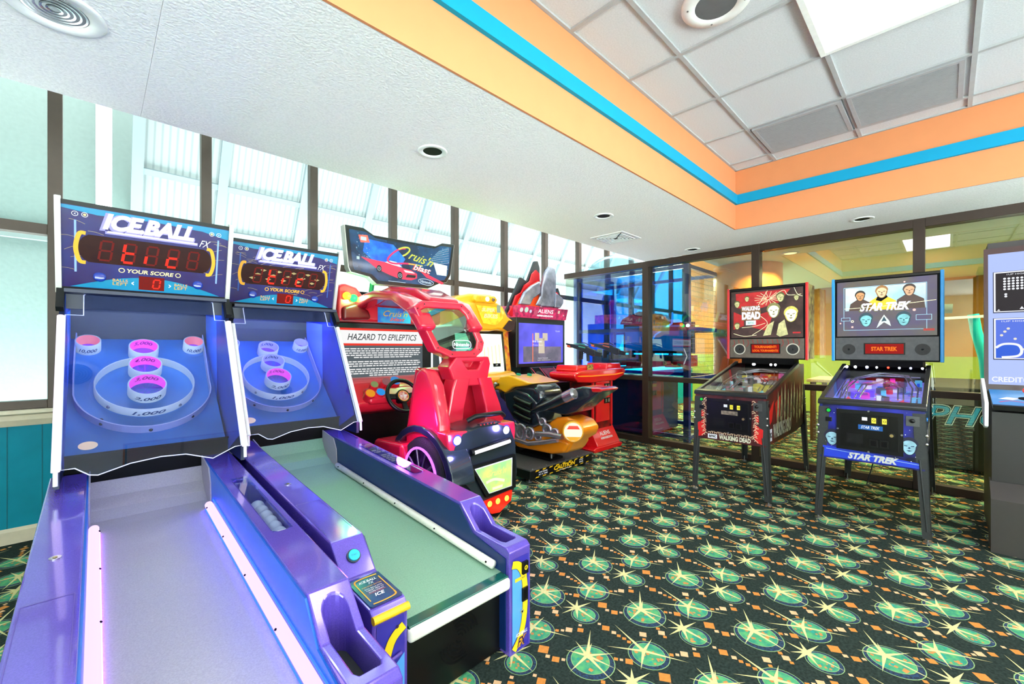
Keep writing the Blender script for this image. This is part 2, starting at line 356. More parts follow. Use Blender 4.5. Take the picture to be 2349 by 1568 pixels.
for i,(x,y,r,lb) in enumerate(holes):
    o=thing('recessed_downlight',lb,'downlight',(x,y,SZ)); big=r>.08
    b=MB(); b.lathe((0,0,0),(0,0,-1),[(r*1.55,-.001),(r*1.55,.004),(r*1.45,.007),(r*1.02,.004),(r,-.001)],white,36); b.build('trim_ring',o)
    b=MB(); b.lathe((0,0,-.0006),(0,0,-1),[(0.0001,-.0),(r*1.0,0.0)],blackm if not big else steel,36); 
    if big:
        for k in range(5): b.lathe((0,0,-.001-.0003*k),(0,0,-1),[(r*(.9-.18*k),0),(r*(.97-.18*k),.0006)],chrome,36)
    b.build('reflector',o)
o=thing('air_vent','square white ceiling air diffuser with louvres near the gun game','air vent',(3.89,2.42,SZ))
b=MB(); b.box(-.19,.19,-.19,.19,-.006,.001,white); b.build('plate',o,.002)
b=MB()
for k in range(5):
    q=.15-.028*k
    for (x0,x1,y0,y1) in((-q,q,-q,-q+.01),(-q,q,q-.01,q),(-q,-q+.01,-q,q),(q-.01,q,-q,q)): b.box(x0,x1,y0,y1,-.014,-.006,white)
b.box(-.152,.152,-.152,.152,-.0075,-.006,blackm); b.build('louvres',o)
# ---------------- window wall ----------------
WY=4.25
wg=glass('window_glass','#eef8f6',1.12)
tealw=mat('teal_panel','#0795b2',.6,spec=.2,nz=(6,.12),bump=.1)
c=MB(); c.box(-3,10.2,WY-.01,WY+.12,0,.78,tealw)
for k in range(60):
    x=-3+k*.1524
    if x<1.2: c.box(x-.002,x+.002,WY-.012,WY-.0095,.1,.76,mat('teal_groove','#0b6f80',.7))
struct('wall_window',c)
c=MB(); c.prism([(WY-.03,.76),(WY-.05,.80),(WY-.045,.83),(WY-.09,.845),(WY-.09,.865),(WY+.05,.865),(WY+.05,.76)],'x',-3,5.24,cream); struct('trim_2',c)
c=MB(); c.prism([(WY-.025,0),(WY-.025,.08),(WY-.015,.1),(WY-.01,.1),(WY-.01,0)],'x',-3,5.24,cream); struct('baseboard_window',c)
mx=[-.197+.843*k for k in range(-4,13)]
for i in range(len(mx)-1):
    x0,x1=mx[i],mx[i+1]; w=sempty('window_%d'%(i+1),((x0+x1)/2,WY,.87)); O=((x0+x1)/2,WY,.87)
    b=MB(O); b.box(x0-.035,x0+.035,WY-.035,WY+.045,.866,3.62,bronze); b.box(x0+.035,x1-.035,WY-.02,WY+.06,.866,.92,bronze)
    b.box(x0+.035,x1-.035,WY-.02,WY+.06,2.03,2.10,bronze); b.build('window_frame',w,.003)
    b=MB(O); b.box(x0+.02,x1-.02,WY+.01,WY+.02,.92,2.03,wg); b.box(x0+.02,x1-.02,WY+.01,WY+.02,2.10,3.62,wg); b.build('pane',w)
# outside: sloped glazing of the atrium and pale stucco wall
ext=mat('exterior_stucco','#7b8581',.9,nz=(30,.08),bump=.5); gf=mat('grey_frame','#7c878b',.6); rib=ribbed('ribbed_panel')
S=Fr((0,7.4,0),(1,0,0),(0,-.55,1)); L=math.hypot(.55,1)
c=MB(); c.box(-7,.0,6.0,6.15,0,5,ext); c.box(.12,.30,5.9,6.1,0,5,ext); c.box(-3.0,-2.9,4.4,6,0,5,ext); c.box(-.6,.12,6.3,6.4,0,2.75,ext)
c.box(-7,.0,5.94,6.0,2.28,2.36,mat('grey_band','#7d8482',.8)); struct('wall_exterior',c)
c=MB()
xs=[.30,1.02]+[1.02+.86*k for k in range(1,13)]
zs=[2.62,3.07,3.6,4.2]
c.fprism(S,[(.3,2.62*L),(11,2.62*L),(11,4.3*L),(.3,4.3*L)],-.03,-.02,rib); c.fprism(S,[(.3,0),(11,0),(11,2.62*L),(.3,2.62*L)],-.03,-.02,mat('lower_panel_pale','#868d8d',.8))
for x in xs: c.fprism(S,[(x-.045,2.62*L),(x+.045,2.62*L),(x+.045,4.3*L),(x-.045,4.3*L)],-.02,.04,gf)
for z in zs: c.fprism(S,[(.3,z*L-.03),(11,z*L-.03),(11,z*L+.03),(.3,z*L+.03)],-.02,.03,gf)
struct('wall_sloped_glazing',c)
# ---------------- glass partition ----------------
GX=5.3
pg=glass('partition_glass','#dfe4d8',1.5,base=.10)
gy_=[WY-.02,2.81,1.485,.169,-1.15,-2.5,-4.1]
for i in range(6):
    y1,y0=gy_[i],gy_[i+1]; w=sempty('window_%d'%(i+31),(GX,(y0+y1)/2,0)); O=(GX,(y0+y1)/2,0); b=MB(O)
    hw=.04 if i else .045
    b.box(GX-.06,GX+.06,y0-hw,y0+hw,0,2.42,bronze2); b.box(GX-.05,GX+.05,y0+hw,y1-hw,0,.07,bronze2)
    b.box(GX-.05,GX+.05,y0+hw,y1-hw,.83,.89,bronze2); b.box(GX-.06,GX+.06,y0+hw,y1-hw,2.34,2.42,bronze2); b.build('window_frame',w,.003)
    b=MB(O); b.box(GX-.004,GX+.004,y0+hw-.01,y1-hw+.01,.07,.83,pg); b.box(GX-.004,GX+.004,y0+hw-.01,y1-hw+.01,.89,2.34,pg); b.build('pane',w)
# ---------------- rest of the room ----------------
lime=mat('lime_wall','#a4ba52',.8); ochre=mat('ochre_wall','#b87c34',.8); sage=mat('sage_ceiling','#e6f4dc',.9)
c=MB(); cw=mat('cream_wall','#ead9b4',.8); c.box(-3.1,-3,-.6,4.4,0,3.7,cw); c.box(-3.1,-3,-4.2,-.6,2.4,3.7,cw); c.box(-3.1,-3,-4.2,-.6,0,.2,cw); struct('wall_left',c)
for i in range(2):  # unseen windows added in this wall to send light up to the soffit
    y0=-4.2+1.8*i; O=(-3.05,y0+.9,.2); w=sempty('window_%d'%(51+i),O); b=MB(O); b.box(-3.1,-3,y0,y0+.06,.2,2.4,bronze2); b.box(-3.1,-3,y0+1.74,y0+1.8,.2,2.4,bronze2); b.box(-3.09,-3.01,y0+.06,y0+1.74,2.34,2.4,bronze2); b.build('window_frame',w)
    b=MB(O); b.box(-3.055,-3.045,y0+.06,y0+1.74,.2,2.34,wg); b.build('pane',w)
c=MB(); c.box(-3,5.3,-4.3,-4.2,0,.2,cream); c.box(-3,5.3,-4.3,-4.2,1.7,3.1,mat('cream_wall','#ead9b4',.8)); struct('wall_behind',c)
for i in range(6):  # window row behind the camera, added for upward light on the ceiling
    x0=-3+i*8.24/6; x1=x0+8.24/6; O=((x0+x1)/2,-4.25,.2); w=sempty('window_%d'%(41+i),O)
    b=MB(O); b.box(x0-.03,x0+.03,-4.3,-4.2,.2,1.7,bronze2); b.box(x0+.03,x1-.03,-4.29,-4.21,.2,.26,bronze2); b.box(x0+.03,x1-.03,-4.29,-4.21,1.64,1.70,bronze2); b.build('window_frame',w)
    b=MB(O); b.box(x0+.03,x1-.03,-4.255,-4.245,.26,1.64,wg); b.build('pane',w)
c=MB(); c.box(10.2,10.3,-4.3,4.5,0,1.12,lime); c.box(10.2,10.3,-4.3,4.5,1.12,3.7,ochre); c.box(5.3,10.2,-4.3,-4.2,0,1.12,lime); c.box(5.3,10.2,-4.3,-4.2,1.12,3.7,ochre); struct('wall_far',c)
c=MB(); c.box(5.37,10.2,-4.2,2.3,SZ+.02,3.1,sage); struct('ceiling_far',c)
for i,(x,y) in enumerate(FAR):
    o=thing('recessed_downlight',['lit recessed downlight beyond the glass behind the blue trimmed pinball','lit recessed downlight beyond the glass near the second mullion'][i],'downlight',(x,y,SZ+.02))
    b=MB(); b.lathe((0,0,0),(0,0,-1),[(.10,-.001),(.10,.006),(.07,.006),(.065,-.001)],white,24); b.build('trim_ring',o)
    b=MB(); b.cyl((0,0,-.004),(0,0,0),.065,glow('warm_lens','#fff0b0',3),24); b.build('lens',o)
# ---------------- ball rolling alley machines ----------------
purple=mat('purple_flake','#6f58d0',.16,.25,nz=(300,.22),coat=.8)
purpd=mat('purple_side','#5a3fa8',.3,.1)
navy=mat('navy_side','#0d2c66',.35)
bluep=mat('slot_blue_reflection','#1e5fb8',.35,nz=(12,.25))
laneM=mat('lane_vinyl','#aaa4ac',.5,nz=(220,.16),spec=.35)
bumpW=mat('white_bumper','#eceadf',.35)
yel=mat('yellow_plastic','#f3c21a',.3)
lav=glow('lavender_tube','#e8c4ff',1.5)
lavw=glow('pale_tube','#f6e6ff',1.5)
whitet=mat('unlit_tube','#efeef2',.3)
acry=glass('clear_acrylic','#e2e8f8',1.45,base=.02)
edgeM=mat('acrylic_edge','#dfe3ff',.3,e='#c9d0ff',es=.55)  # bright rim of the sheet put in as a faint emission
boardM=mat('board_blue','#3f86c8',.35,nz=(3,.35))
backp=mat('back_panel','#16223f',.4,nz=(4,.3))
ringW=mat('target_ring','#eceedd',.4,e='#eceedd',es=.12)
ringN=mat('ring_print','#2a4a78',.5)
pinkI=mat('ring_pink_lit','#ff6ad0',.5,e='#ff4ad2',es=.75)
peachI=mat('ring_peach_lit','#ffa59a',.5,e='#ff8a80',es=.45)
magT=mat('ring_magenta_print','#9a1890',.5)
ledR=glow('segment_lit','#ff2a14',1.5); ledD=mat('segment_unlit_glow','#3a0e0c',.5,spec=.1,e='#7a1c16',es=.8); dispB=mat('display_red_dark','#200608',.3,nz=(8,0),c2='#2c1008',spec=.2,e='#2a0608',es=.5)  # unlit segments given a faint glow to stay visible
hblue=mat('header_navy','#24266a',.25,coat=.5,nz=(5,0),c2='#2a1450',e='#1c1a5a',es=.25)
hteal=mat('header_teal','#1387b4',.25,coat=.5)
hwh=mat('header_white','#f0f0ff',.4); hyel=mat('header_yellow','#f0a81e',.3); gold=mat('spark_gold','#a8925a',.4)
glwW=glow('letter_glow','#f4f0ff',1.25); glwY=glow('score_glow','#fff6c0',1.15); glwP=mat('letter_shadow','#8f86e0',.4); neonB=glow('neon_blue','#8fb8ff',1.6)
ballM=mat('white_ball','#f2efe4',.35)
def digit(b,fr,x,y,w,h,segs,t,mo,mf,hh=.002,sl=.12):
    S={'a':(0,1,1,1),'b':(1,.5,1,1),'c':(1,0,1,.5),'d':(0,0,1,0),'e':(0,0,0,.5),'f':(0,.5,0,1),'g':(0,.5,1,.5)}
    for k,(x0,y0,x1,y1) in S.items():
        m=mo if k in segs else mf
        if m is None: continue
        ax,ay,bx,by=x+x0*w+y0*h*sl,y+y0*h,x+x1*w+y1*h*sl,y+y1*h
        if ay==by: b.poly(fr,[(ax+t*.3,ay-t/2),(bx-t*.3,by-t/2),(bx-t*.3,by+t/2),(ax+t*.3,ay+t/2)],m,hh)
        else: b.poly(fr,[(ax-t/2,ay+t*.4),(ax+t/2,ay+t*.4),(bx+t/2,by-t*.4),(bx-t/2,by-t*.4)],m,hh)
def alley(name,label,loc,lit):
    T=thing(name,label,'alley game',loc)
    W_=.36; s=.063; rz=lambda y:.553+s*(y-.33)
    prof=[(0.0,.0),(0.0,.425),(.02,.443),(.22,.452),(.33,.553),(1.98,rz(1.98)),(1.98,0)]
    # side rails (right one has the ball return opening and the ball window)
    b=MB(); b.prism(prof,'x',-W_,-W_+.125,purple); L_=b.build('left_rail',T,.006)
    cut=MB(); st=[(W_-.062+.036*math.cos(a),.275+.036*math.sin(a)) for a in [PI*k/10 for k in range(11)]]+[(W_-.098,.075),(W_-.09,.06),(W_-.034,.06),(W_-.026,.075)]
    cut.prism(st,'z',.35,.7,mat('purple_inner','#4a2f92',.4))
    cut2=MB(); cut2.prism([(W_-.09,.80),(W_-.075,.785),(W_-.045,.785),(W_-.03,.80),(W_-.03,1.44),(W_-.045,1.455),(W_-.075,1.455),(W_-.09,1.44)],'z',.5,.75,bluep)  # blue reflections in the ball window put into the slot colour
    b=MB(); b.prism(prof,'x',W_-.125,W_,purple); R_=b.build('right_rail',T,.005,cut=[cut,cut2])
    b=MB(); b.box(W_-.097,W_-.027,.06,.31,.351,.358,mat('chute_wood','#3c4038',.6)); b.box(W_-.064,W_-.061,.06,.31,.358,.360,blackm); b.build('ball_chute',R_)
    b=MB(); zc=rz(1.12)
    fr=Fr((W_-.06,1.12,zc+.0035),(1,0,0),(0,1,s)); b.fprism(fr,[(-.034,-.345),(.034,-.345),(.034,.345),(-.034,.345)],0,.003,acry); b.build('window_cover',R_)
    # inner side cladding
    for sg,nm in((-1,'left_side_panel'),(1,'right_side_panel')):
        x=sg*(W_-.125); b=MB(); pr=[(.02,.02),(.02,.40),(.235,.44),(.33,.54),(1.98,rz(1.98)-.012),(1.98,.02)]
        b.prism(pr,'x',x,x-sg*.006,navy if not lit else mat('side_panel_blue_lit','#1a6ad0',.35))  # brighter blue puts the rail glow into the lit machine's panel colour
        b.prism([(1.72,.44),(1.98,.44),(1.98,.66),(1.78,.63),(1.73,.56)],'x',x-sg*.006,x-sg*.012,laneM); b.build(nm,T)
    # lane with the ramp
    pf=[(.03,.338),(1.72,.445),(1.80,.455),(1.88,.485),(1.94,.53),(1.99,.60),(1.99,.57),(1.90,.46),(1.80,.42),(.03,.30)]
    b=MB(); b.prism(pf,'x',-W_+.131,W_-.131,laneM if lit else mat('lane_vinyl_green_glow','#88b098',.5,nz=(220,.16),spec=.35)); b.build('lane',T,0)  # green light on the unlit machine's lane is put into its vinyl colour
    b=MB(); b.box(-W_+.131,W_-.131,.0,.045,.300,.3395,mat('lane_edge_strip','#0f5a50',.15,coat=.6)); b.build('edge_strip',T,.002)
    b=MB(); b.box(-W_+.126,W_-.126,-.012,.02,.285,.334,bumpW); b.build('front_bumper',T,.014,4,True)
    b=MB(); b.box(-W_+.125,W_-.125,.055,.075,.01,.30,black)
    ff=Fr((0.02,.0545,.16),(1,0,0),(0,0,1))
    for k in range(6):
        for a0 in(.3,.3+PI): b.ring(ff,0,0,.012+k*.0145,.019+k*.0145,blackm,.0015,14,a0-.2*1,a0+1.7)
    b.disc(ff,-.02,.105,.007,brass,.003,14); b.build('front_panel',T)
    for sg in(-1,1):
        x=sg*(W_-.131-.018); b=MB(); y0=.07 if sg>0 else .07
        b.tube([(x,y0,.362),(x,y0+.004,.364),(x,.9,.414),(x,1.68,.462),(x,1.684,.462)],[.001,.018,.018,.018,.001],lav if lit else bumpW,12)
        for k in range(5): b.cyl((x-sg*.0165,.1+k*.38,.372+k*.0235),(x-sg*.0195,.1+k*.38,.374+k*.0235),.004,blackm,8)
        b.build('bumper_rail',T)
        if lit:
            xl=sg*.1935; b=MB(); b.tube([(xl,.10,.3485),(xl,1.66,.4475)],.003,glow('blue_led_strip','#0410ff',60) if sg>0 else glow('violet_led_strip','#9a50ff',16),6); b.build('led_strip',T)
            if sg>0: xl=.2255; b=MB(); b.tube([(xl,.10,.392),(xl,1.66,.490)],.003,glow('blue_led_strip','#0410ff',60),6); b.build('led_strip',T)
    # rail details
    b=MB(); ft=Fr((-W_+.062,.275,.5035),(1,0,0),(0,.11,.101)); b.cyl(ft.p(0,.0,-.002),ft.p(0,0,.007),.025,mat('button_bezel','#0c2a3a',.3),28); b.cyl(ft.p(0,0,.006),ft.p(0,0,.013),.020,mat('start_button','#1fb3d0',.15,e='#1fb3d0',es=.35,coat=1),28)
    b.text(ft,'START',0,0,.022,.006,mat('button_print','#0a5f78',.5),.0135); b.build('start_button',T)
    fp=Fr((-W_+.062,.108,.4505),(1,0,0),(0,.2,.009)); b=MB()
    b.fprism(fp,[(-.052,-.088),(.052,-.088),(.057,-.082),(.057,.088),(-.057,.088),(-.057,-.082)],0,.003,mat('plate_navy','#0d2b66',.2,coat=.6,nz=(20,0),c2='#0c4a70'))
    for x0,x1,y0,y1 in((-.045,-.041,-.06,.06),(.041,.045,-.06,.06)): b.rect(fp,x0,x1,y0,y1,hyel,.004)
    b.stroke(fp,[(-.043,.055),(-.035,.074),(.0,.078),(.043,.076)],.006,hyel,.004); b.stroke(fp,[(-.043,-.078),(0,-.08),(.037,-.074),(.043,-.055)],.006,hyel,.004)
    b.text(fp,'ICE.BALL',0,.055,.062,.013,hwh,.004,.02,.3); b.text(fp,'FX',.005,.038,.02,.012,hwh,.004,0,.4)
    b.text(fp,'PUSH START BUTTON',0,.022,.07,.006,hyel,.004); b.text(fp,'ROLL BALLS INTO',0,.009,.062,.0065,hwh,.004); b.text(fp,'TARGET AREA TO',0,-.002,.062,.0065,hwh,.004); b.text(fp,'SCORE POINTS',0,-.013,.054,.0065,hwh,.004)
    b.rect(fp,-.03,.03,-.021,-.0195,mat('plate_red','#c8352a',.4),.004); b.text(fp,'ICE',0,-.036,.036,.018,hwh,.004,.03,.3); b.build('instruction_plate',T)
    b=MB(); b.tube([(-W_-.0,-.004,.418),(-W_+.125,-.004,.418)],.013,yel,14); b.build('yellow_bumper',T)
    # lock and panel outline
    b=MB(); q=Fr((-W_+.062,1.02,rz(1.02)),(1,0,s*0),(0,1,s)); b.cyl(q.p(.0,0,0),q.p(0,0,.003),.015,chrome,20); b.disc(q,0,0,.006,brass,.0045,12)
    b.build('lock',T); b=MB()
    for x0,x1,y0,y1 in((-.052,.052,-.28,-.277),(-.052,-.05,-.62,-.28),(.05,.052,-.62,-.28)): b.rect(q,x0,x1,y0,y1,purpd,.001)
    b.build('access_panel_seam',T)
    # front faces of the pillars
    for sg in(-1,1):
        xc=sg*(W_-.0625); f=Fr((xc,-.001,.21),(1,0,0),(0,0,1)); b=MB(); w=.049
        b.rect(f,-w,w,-.20,.185,mat('fx_violet','#3a32a8',.3,coat=.4),0.001)
        cb=mat('fx_skyblue','#5aa5f0',.3,coat=.4); cb2=mat('fx_midblue','#2f6be0',.3,coat=.4); cy=mat('fx_yellow','#ffd820',.3,coat=.4); cn=mat('fx_outline','#2a1a50',.4)
        b.poly(f,[(-w,.15),(.0,.15),(.015,.08),(.02,.0),(.0,-.12),(-w,-.17)] if sg>0 else [(0,.02),(w,.06),(w,-.20),(-.005,-.20)],cb,.0015)
        if sg>0: b.poly(f,[(.0,.13),(.02,.10),(.03,.0),(.02,-.1),(-.01,-.15),(.012,-.05),(.018,.03)],cb2,.0018)
        pts=[(-w,.165),(-.01,.15),(.018,.10),(.027,.02),(.02,-.08),(-.005,-.15),(-w+.008,-.19)] if sg>0 else [(w-.002,.15),(.005,.12),(-.018,.06),(-.026,-.01),(-.026,-.1),(-.02,-.19)]
        b.stroke(f,pts,.034,cn,.0021); b.stroke(f,pts,.030,cy,.0024)
        if sg>0:
            b.text(f,'ICE.BALL',.005,-.135,.07,.014,hwh,.003,.03,.35); b.text(f,'FX',.005,-.168,.06,.04,hyel,.003,.09,.45); b.text(f,'FX',.005,-.168,.054,.036,cn,.0034,.02,.45)
            b.rect(f,-.035,.035,.088,.102,cy,.0032); b.text(f,'1 PLAY',.012,.095,.028,.007,cn,.0038)
            b.fprism(f,[(.005,.11),(.037,.11),(.037,.16),(.005,.16)],.001,.012,black); b.ring(f,.022,.136,.006,.010,cy,.0128,16); b.text(f,'25',.022,.136,.008,.008,cy,.013)
            b.fprism(f,[(.006,-.005),(.038,-.005),(.038,.05),(.006,.05)],.001,.009,black); b.rect(f,.013,.031,.003,.042,blackm,.0095)
            b.cyl(f.p(.005,-.045,.001),f.p(.005,-.045,.006),.009,chrome,16); b.disc(f,.005,-.045,.004,blackm,.0066,10)
        else:
            b.tube([f.p(-.03,.055,.008),f.p(.035,.068,.008)],.006,purpd,8); b.disc(f,.022,.155,.006,cn,.003,12)
        b.build('front_decal',T)
    # ---- upper target housing ----
    U=.02; HX0,HX1=-.355+U,.355+U
    inn=mat('housing_inner_blue_'+str(int(lit)),'#2350c8' if lit else '#2a45c8',.35,nz=(3,.35))
    hs=mat('housing_outer','#0f1a3c',.4)
    for sg,x in((-1,HX0),(1,HX1)):
        b=MB(); pr=[(1.72,.60),(2.95,.05),(2.95,1.56),(2.15,1.56),(1.66,.78)]; pr=[(1.99,.0),(2.95,.0),(2.95,1.565),(2.17,1.565),(2.06,1.40),(1.70,.78),(1.70,.66),(1.99,.66)]
        b.prism(pr,'x',x,x-sg*.018,hs); 
        b.prism([(2.0,.67),(2.93,.67),(2.93,1.55),(2.18,1.55),(2.08,1.40),(1.73,.79)],'x',x-sg*.0185,x-sg*.021,inn); b.build('housing_side',T)
    b=MB(); b.box(HX0+.05,HX1-.05,2.25,2.27,1.525,1.54,glow('housing_strip_'+('a' if lit else 'b'),'#b8d0ff' if lit else '#8a90ff',60 if lit else 110)); b.box(HX0+.02,HX1-.02,2.17,2.18,1.47,1.545,hs); b.build('housing_light',T)
    Bf=Fr((U-.01,2.0,.745),(1,0,0),(0,.766,.643))
    wd=mat('wedge_blue_'+str(int(lit)),'#7fa8ff' if not lit else '#2a7fe8',.35,e='#3f6ff8',es=.3)  # housing light on the wedges put into their colour and emission
    b=MB(); b.fprism(Fr((HX1-.022,2.62,1.0),(0,1,0),(0,0,1)),[(-.30,-.20),(.02,.14),(.10,.50),(-.28,.46)],.0,.03,wd); b.build('side_deflector',T); b=MB(); b.fprism(Fr((HX0+.022,2.62,1.0),(0,-1,0),(0,0,1)),[(.30,-.20),(-.02,.14),(-.10,.50),(.28,.46)],0,.03,wd); b.build('side_deflector',T)
    b=MB(); b.box(HX0+.018,HX1-.018,2.70,2.72,1.2,1.56,backp); b.box(HX0+.018,HX1-.018,2.05,2.95,1.545,1.563,hs); b.box(HX0+.018,HX1-.018,2.93,2.95,.0,1.55,hs)
    b.fprism(Fr((U,2.0,.745),(1,0,0),(0,.30,-.06)),[(-.335,-.02),(.335,-.02),(.335,.25),(-.335,.25)],-.01,0,blackm); b.box(HX0+.018,HX1-.018,2.0,2.01,.60,.74,blackm)
    b.box(HX0+.018,HX1-.018,2.71,2.72,.9,1.25,backp); b.build('back_panel',T)
    b=MB(); b.fprism(Bf,[(-.33,0),(.33,0),(.33,.90),(-.33,.90)],-.012,0,boardM); 
    b.disc(Bf,-.243,.05,.036,mat('ball_hole_glow','#ffd9a0',.5,e='#ffc98a',es=.7),.002,28,.027); 
    for x,y,r in((0,.41,.10),(-.247,.80,.075),(.257,.80,.075),(0,.455,.245)): b.disc(Bf,x,y,r,mat('ring_base_blue','#4a88c8',.35),.0012 if r<.2 else .0008,36)
    b.build('target_board',T)
    def rng(x,y,r,h,label,m_in,texto=None,texti=None,t=.006,mt=None):
        c=Bf.p(x,y,0); n=Bf.n; b=MB()
        b.lathe(c,n,[(r,0),(r,h),(r-t,h)],ringW,44); b.lathe(c,n,[(r-t,h),(r-t,.001)],m_in,44)
        b.lathe(c,n,[(r-t,.002),(.0005,.002)],mat('ring_floor_violet','#8a4ae0',.5,e='#8a3af0',es=.35) if r<.09 and h>.06 else boardM,44)
        if texto: b.ctext(c,n,-Bf.w,texto,r+.0008,texto and min(.15,r*1.5),.028 if r<.2 else .03,h*.42,ringN)
        if texti: b.ctext(c,n,Bf.w,texti,r-t-.001,r*1.35,.030,h*.58,mt or magT,True)
        for a in((-.9,-2.4) if r>.2 else ()): b.sph(c+(Bf.u*math.cos(a)+Bf.w*math.sin(a))*(r+.001)+n*h*.45,.009,steel,10)
        o=b.build('target_ring',T); o['label']=label; return o
    off=mat('ring_inner_white','#e6e2f0',.5,e='#b8b8ff',es=.2)
    rng(0,.44,.225,.055,'large ring marked 1,000',ringW,'1,000')
    rng(0,.405,.087,.072,'ring marked 2,000 outside and 3,000 inside',pinkI,'2,000','3,000')
    rng(0,.58,.078,.072,'ring marked 4,000 inside',pinkI if lit else off,None,'4,000',mt=None if lit else ringN)
    rng(0,.745,.072,.072,'ring marked 5,000 inside',pinkI if lit else off,None,'5,000',mt=None if lit else ringN)
    for x in(-.247,.257): rng(x,.80,.056,.07,'small corner ring marked 10,000',peachI if lit else off,'10,000')
    # U shaped fence
    b=MB(); path=[(-.30,.90),(-.305,.72),(-.306,.50)]+[(.306*math.cos(a)*-1,.41-.306*math.sin(a)*1.03+.0) for a in [PI*k/24 for k in range(1,24)]]+[(.306,.50),(.315,.72),(.32,.90)]
    P0=[Bf.p(x,y,0) for x,y in path]; P1=[Bf.p(x,y,.05) for x,y in path]; P2=[Bf.p(x*.98,.41+(y-.41)*.98,.05) for x,y in path]; P3=[Bf.p(x*.98,.41+(y-.41)*.98,0) for x,y in path]
    n=len(path); b.add(P0+P1+P2+P3,[(k,k+1,n+k+1,n+k) for k in range(n-1)]+[(n+k,n+k+1,2*n+k+1,2*n+k) for k in range(n-1)]+[(2*n+k,2*n+k+1,3*n+k+1,3*n+k) for k in range(n-1)],mat('fence_grey','#c3c0d6',.4))
    for x,y in((-.195,.175),(-.195,.19),(0,.098),(.19,.17)): b.sph(Bf.p(x,y-.004,.022 if y!=.19 else .036),.009,black,10)
    b.build('ball_fence',T)
    # ---- header ----
    O=Vector((U+.0,2.175,1.565)); hd=Vector((0,-.125,.435)); H=Fr(O,(1,0,0),hd); hl=hd.length; hw=.365
    b=MB(); b.prism([(2.18,1.566),(2.055,2.0),(2.93,2.02),(2.93,1.566)],'x',U-hw+.012,U+hw-.012,mat('header_cabinet','#1a1c22',.5)); b.build('header_box',T)
    b=MB(); b.rect(H,-hw+.012,hw-.012,.002,hl-.002,hblue,.002)
    b.poly(H,[(-hw+.014,hl-.025),(hw-.014,hl-.025),(hw-.014,hl-.085),(.22,hl-.055),(.0,hl-.045),(-.22,hl-.055),(-hw+.014,hl-.04)],hteal,.003)
    b.poly(H,[(-hw+.04,.022)]+[(-.32+.64*k/16,.022+.075*math.sin(PI*k/16)) for k in range(17)],hteal,.003)
    b.rect(H,-hw+.012,hw-.012,hl-.022,hl-.001,black,.006); b.rect(H,-hw+.012,hw-.012,.002,.02,black,.006)
    rq=random.Random(5)
    if not lit or 1:
        for k in range(26 if lit else 70):
            x=rq.uniform(-.33,.33); y=rq.uniform(.1,.36); a=rq.uniform(-.3,.5)
            if lit and abs(x)<.2: continue
            b.stroke(H,[(x-.03*math.cos(a),y-.03*math.sin(a)),(x,y+.004),(x+.03*math.cos(a),y+.03*math.sin(a))],.0016,gold,.0034,3)
    for sg in(-1,1):
        b.poly(H,[(sg*.295,.10),(sg*.303,.10),(sg*.303,.36),(sg*.295,.36)],neonB if lit else mat('neon_off','#2a4fa0',.3),.004)
    # score window
    b.rect(H,-.255,.235,.155,.295,dispB,.004)
    b.disc(H,-.24,.225,.05,dispB,.0038,24,.07); b.disc(H,.22,.225,.05,dispB,.0038,24,.07)
    if not lit:
        for k in range(14): 
            x=-.22+k*.033; b.poly(H,[(x-.02,.2+.03*(k%3)),(x,.207+.03*(k%3)),(x+.02,.2+.03*(k%3)),(x,.19+.03*(k%3))],gold,.0042)
    for k,sg_ in enumerate([('abcdefg',0),('defg',1),('e',1),('deg',1),('abcdef',0)]):
        x=-.215+.092*k; digit(b,H,x,.172,.045,.10,'abcdefg',.009,ledD,ledD,.0045)
        if sg_[1]: digit(b,H,x,.172,.045,.10,sg_[0],.0125,ledR,None,.0052)
    b.stroke(H,[(-.262,.30),(-.285,.295),(-.298,.225),(-.285,.16),(-.262,.152)],.018,hyel,.0046); b.stroke(H,[(.245,.30),(.268,.29),(.281,.22),(.268,.155),(.245,.148)],.018,hyel,.0046)
    b.text(H,'ICE.BALL',-.012,hl-.082,.40,.095,glwP,.0044,.05,.3); b.rect(H,-.19,.20,hl-.142,hl-.128,glwP,.0044)
    b.text(H,'ICE.BALL',-.008,hl-.078,.385,.085,glwW if lit else hwh,.0052,.055,.3); b.poly(H,[(-.18,hl-.126),(.20,hl-.126),(.195,hl-.136),(-.185,hl-.136)],glwW if lit else hwh,.0052)
    b.text(H,'FX',.235,hl-.125,.055,.038,hwh,.0052,.0,.5)
    b.text(H,'YOUR SCORE',-.005,.128,.20,.022,glwY if lit else hyel,.005,.03,.15)
    for x in(-.125,.115): b.ring(H,x,.128,.009,.013,glwY if lit else hyel,.005,18)
    b.rect(H,-.055,.055,.03,.105,mat('ball_count_red','#4a0c0a',.4,e='#8a1810',es=.6,spec=.1),.0045); digit(b,H,.004,.043,.028,.048,'abcdef',.007,ledR,None,.0056); digit(b,H,-.04,.043,.026,.048,'abcdefg',.004,ledD,ledD,.0055)
    for x in(-.13,.13): b.text(H,'BALLS',x,.072,.06,.015,hyel,.0048); b.text(H,'LEFT',x,.053,.06,.015,hyel,.0048); b.text(H,'<' if x<0 else '>',x+(.05 if x<0 else -.05),.062,.01,.02,hwh,.0048,.03)
    for x in(-.21,.21): b.sph(H.p(x,.083,.004),.026,mat('header_blue_ball','#1436a0',.2,coat=.6),16,(1,.3,1))
    for x,c1,sgn in((-.30,'<',1),(.30,'>',-1)): b.ring(H,x,hl-.062,.010,.012,hwh,.005,18); b.text(H,c1,x,hl-.062,.007,.009,hwh,.005); b.ring(H,x+.035*sgn,hl-.062,.010,.012,hwh,.005,18); b.disc(H,x+.035*sgn,hl-.062,.006,brass,.0056,12)
    b.build('header_panel',T)
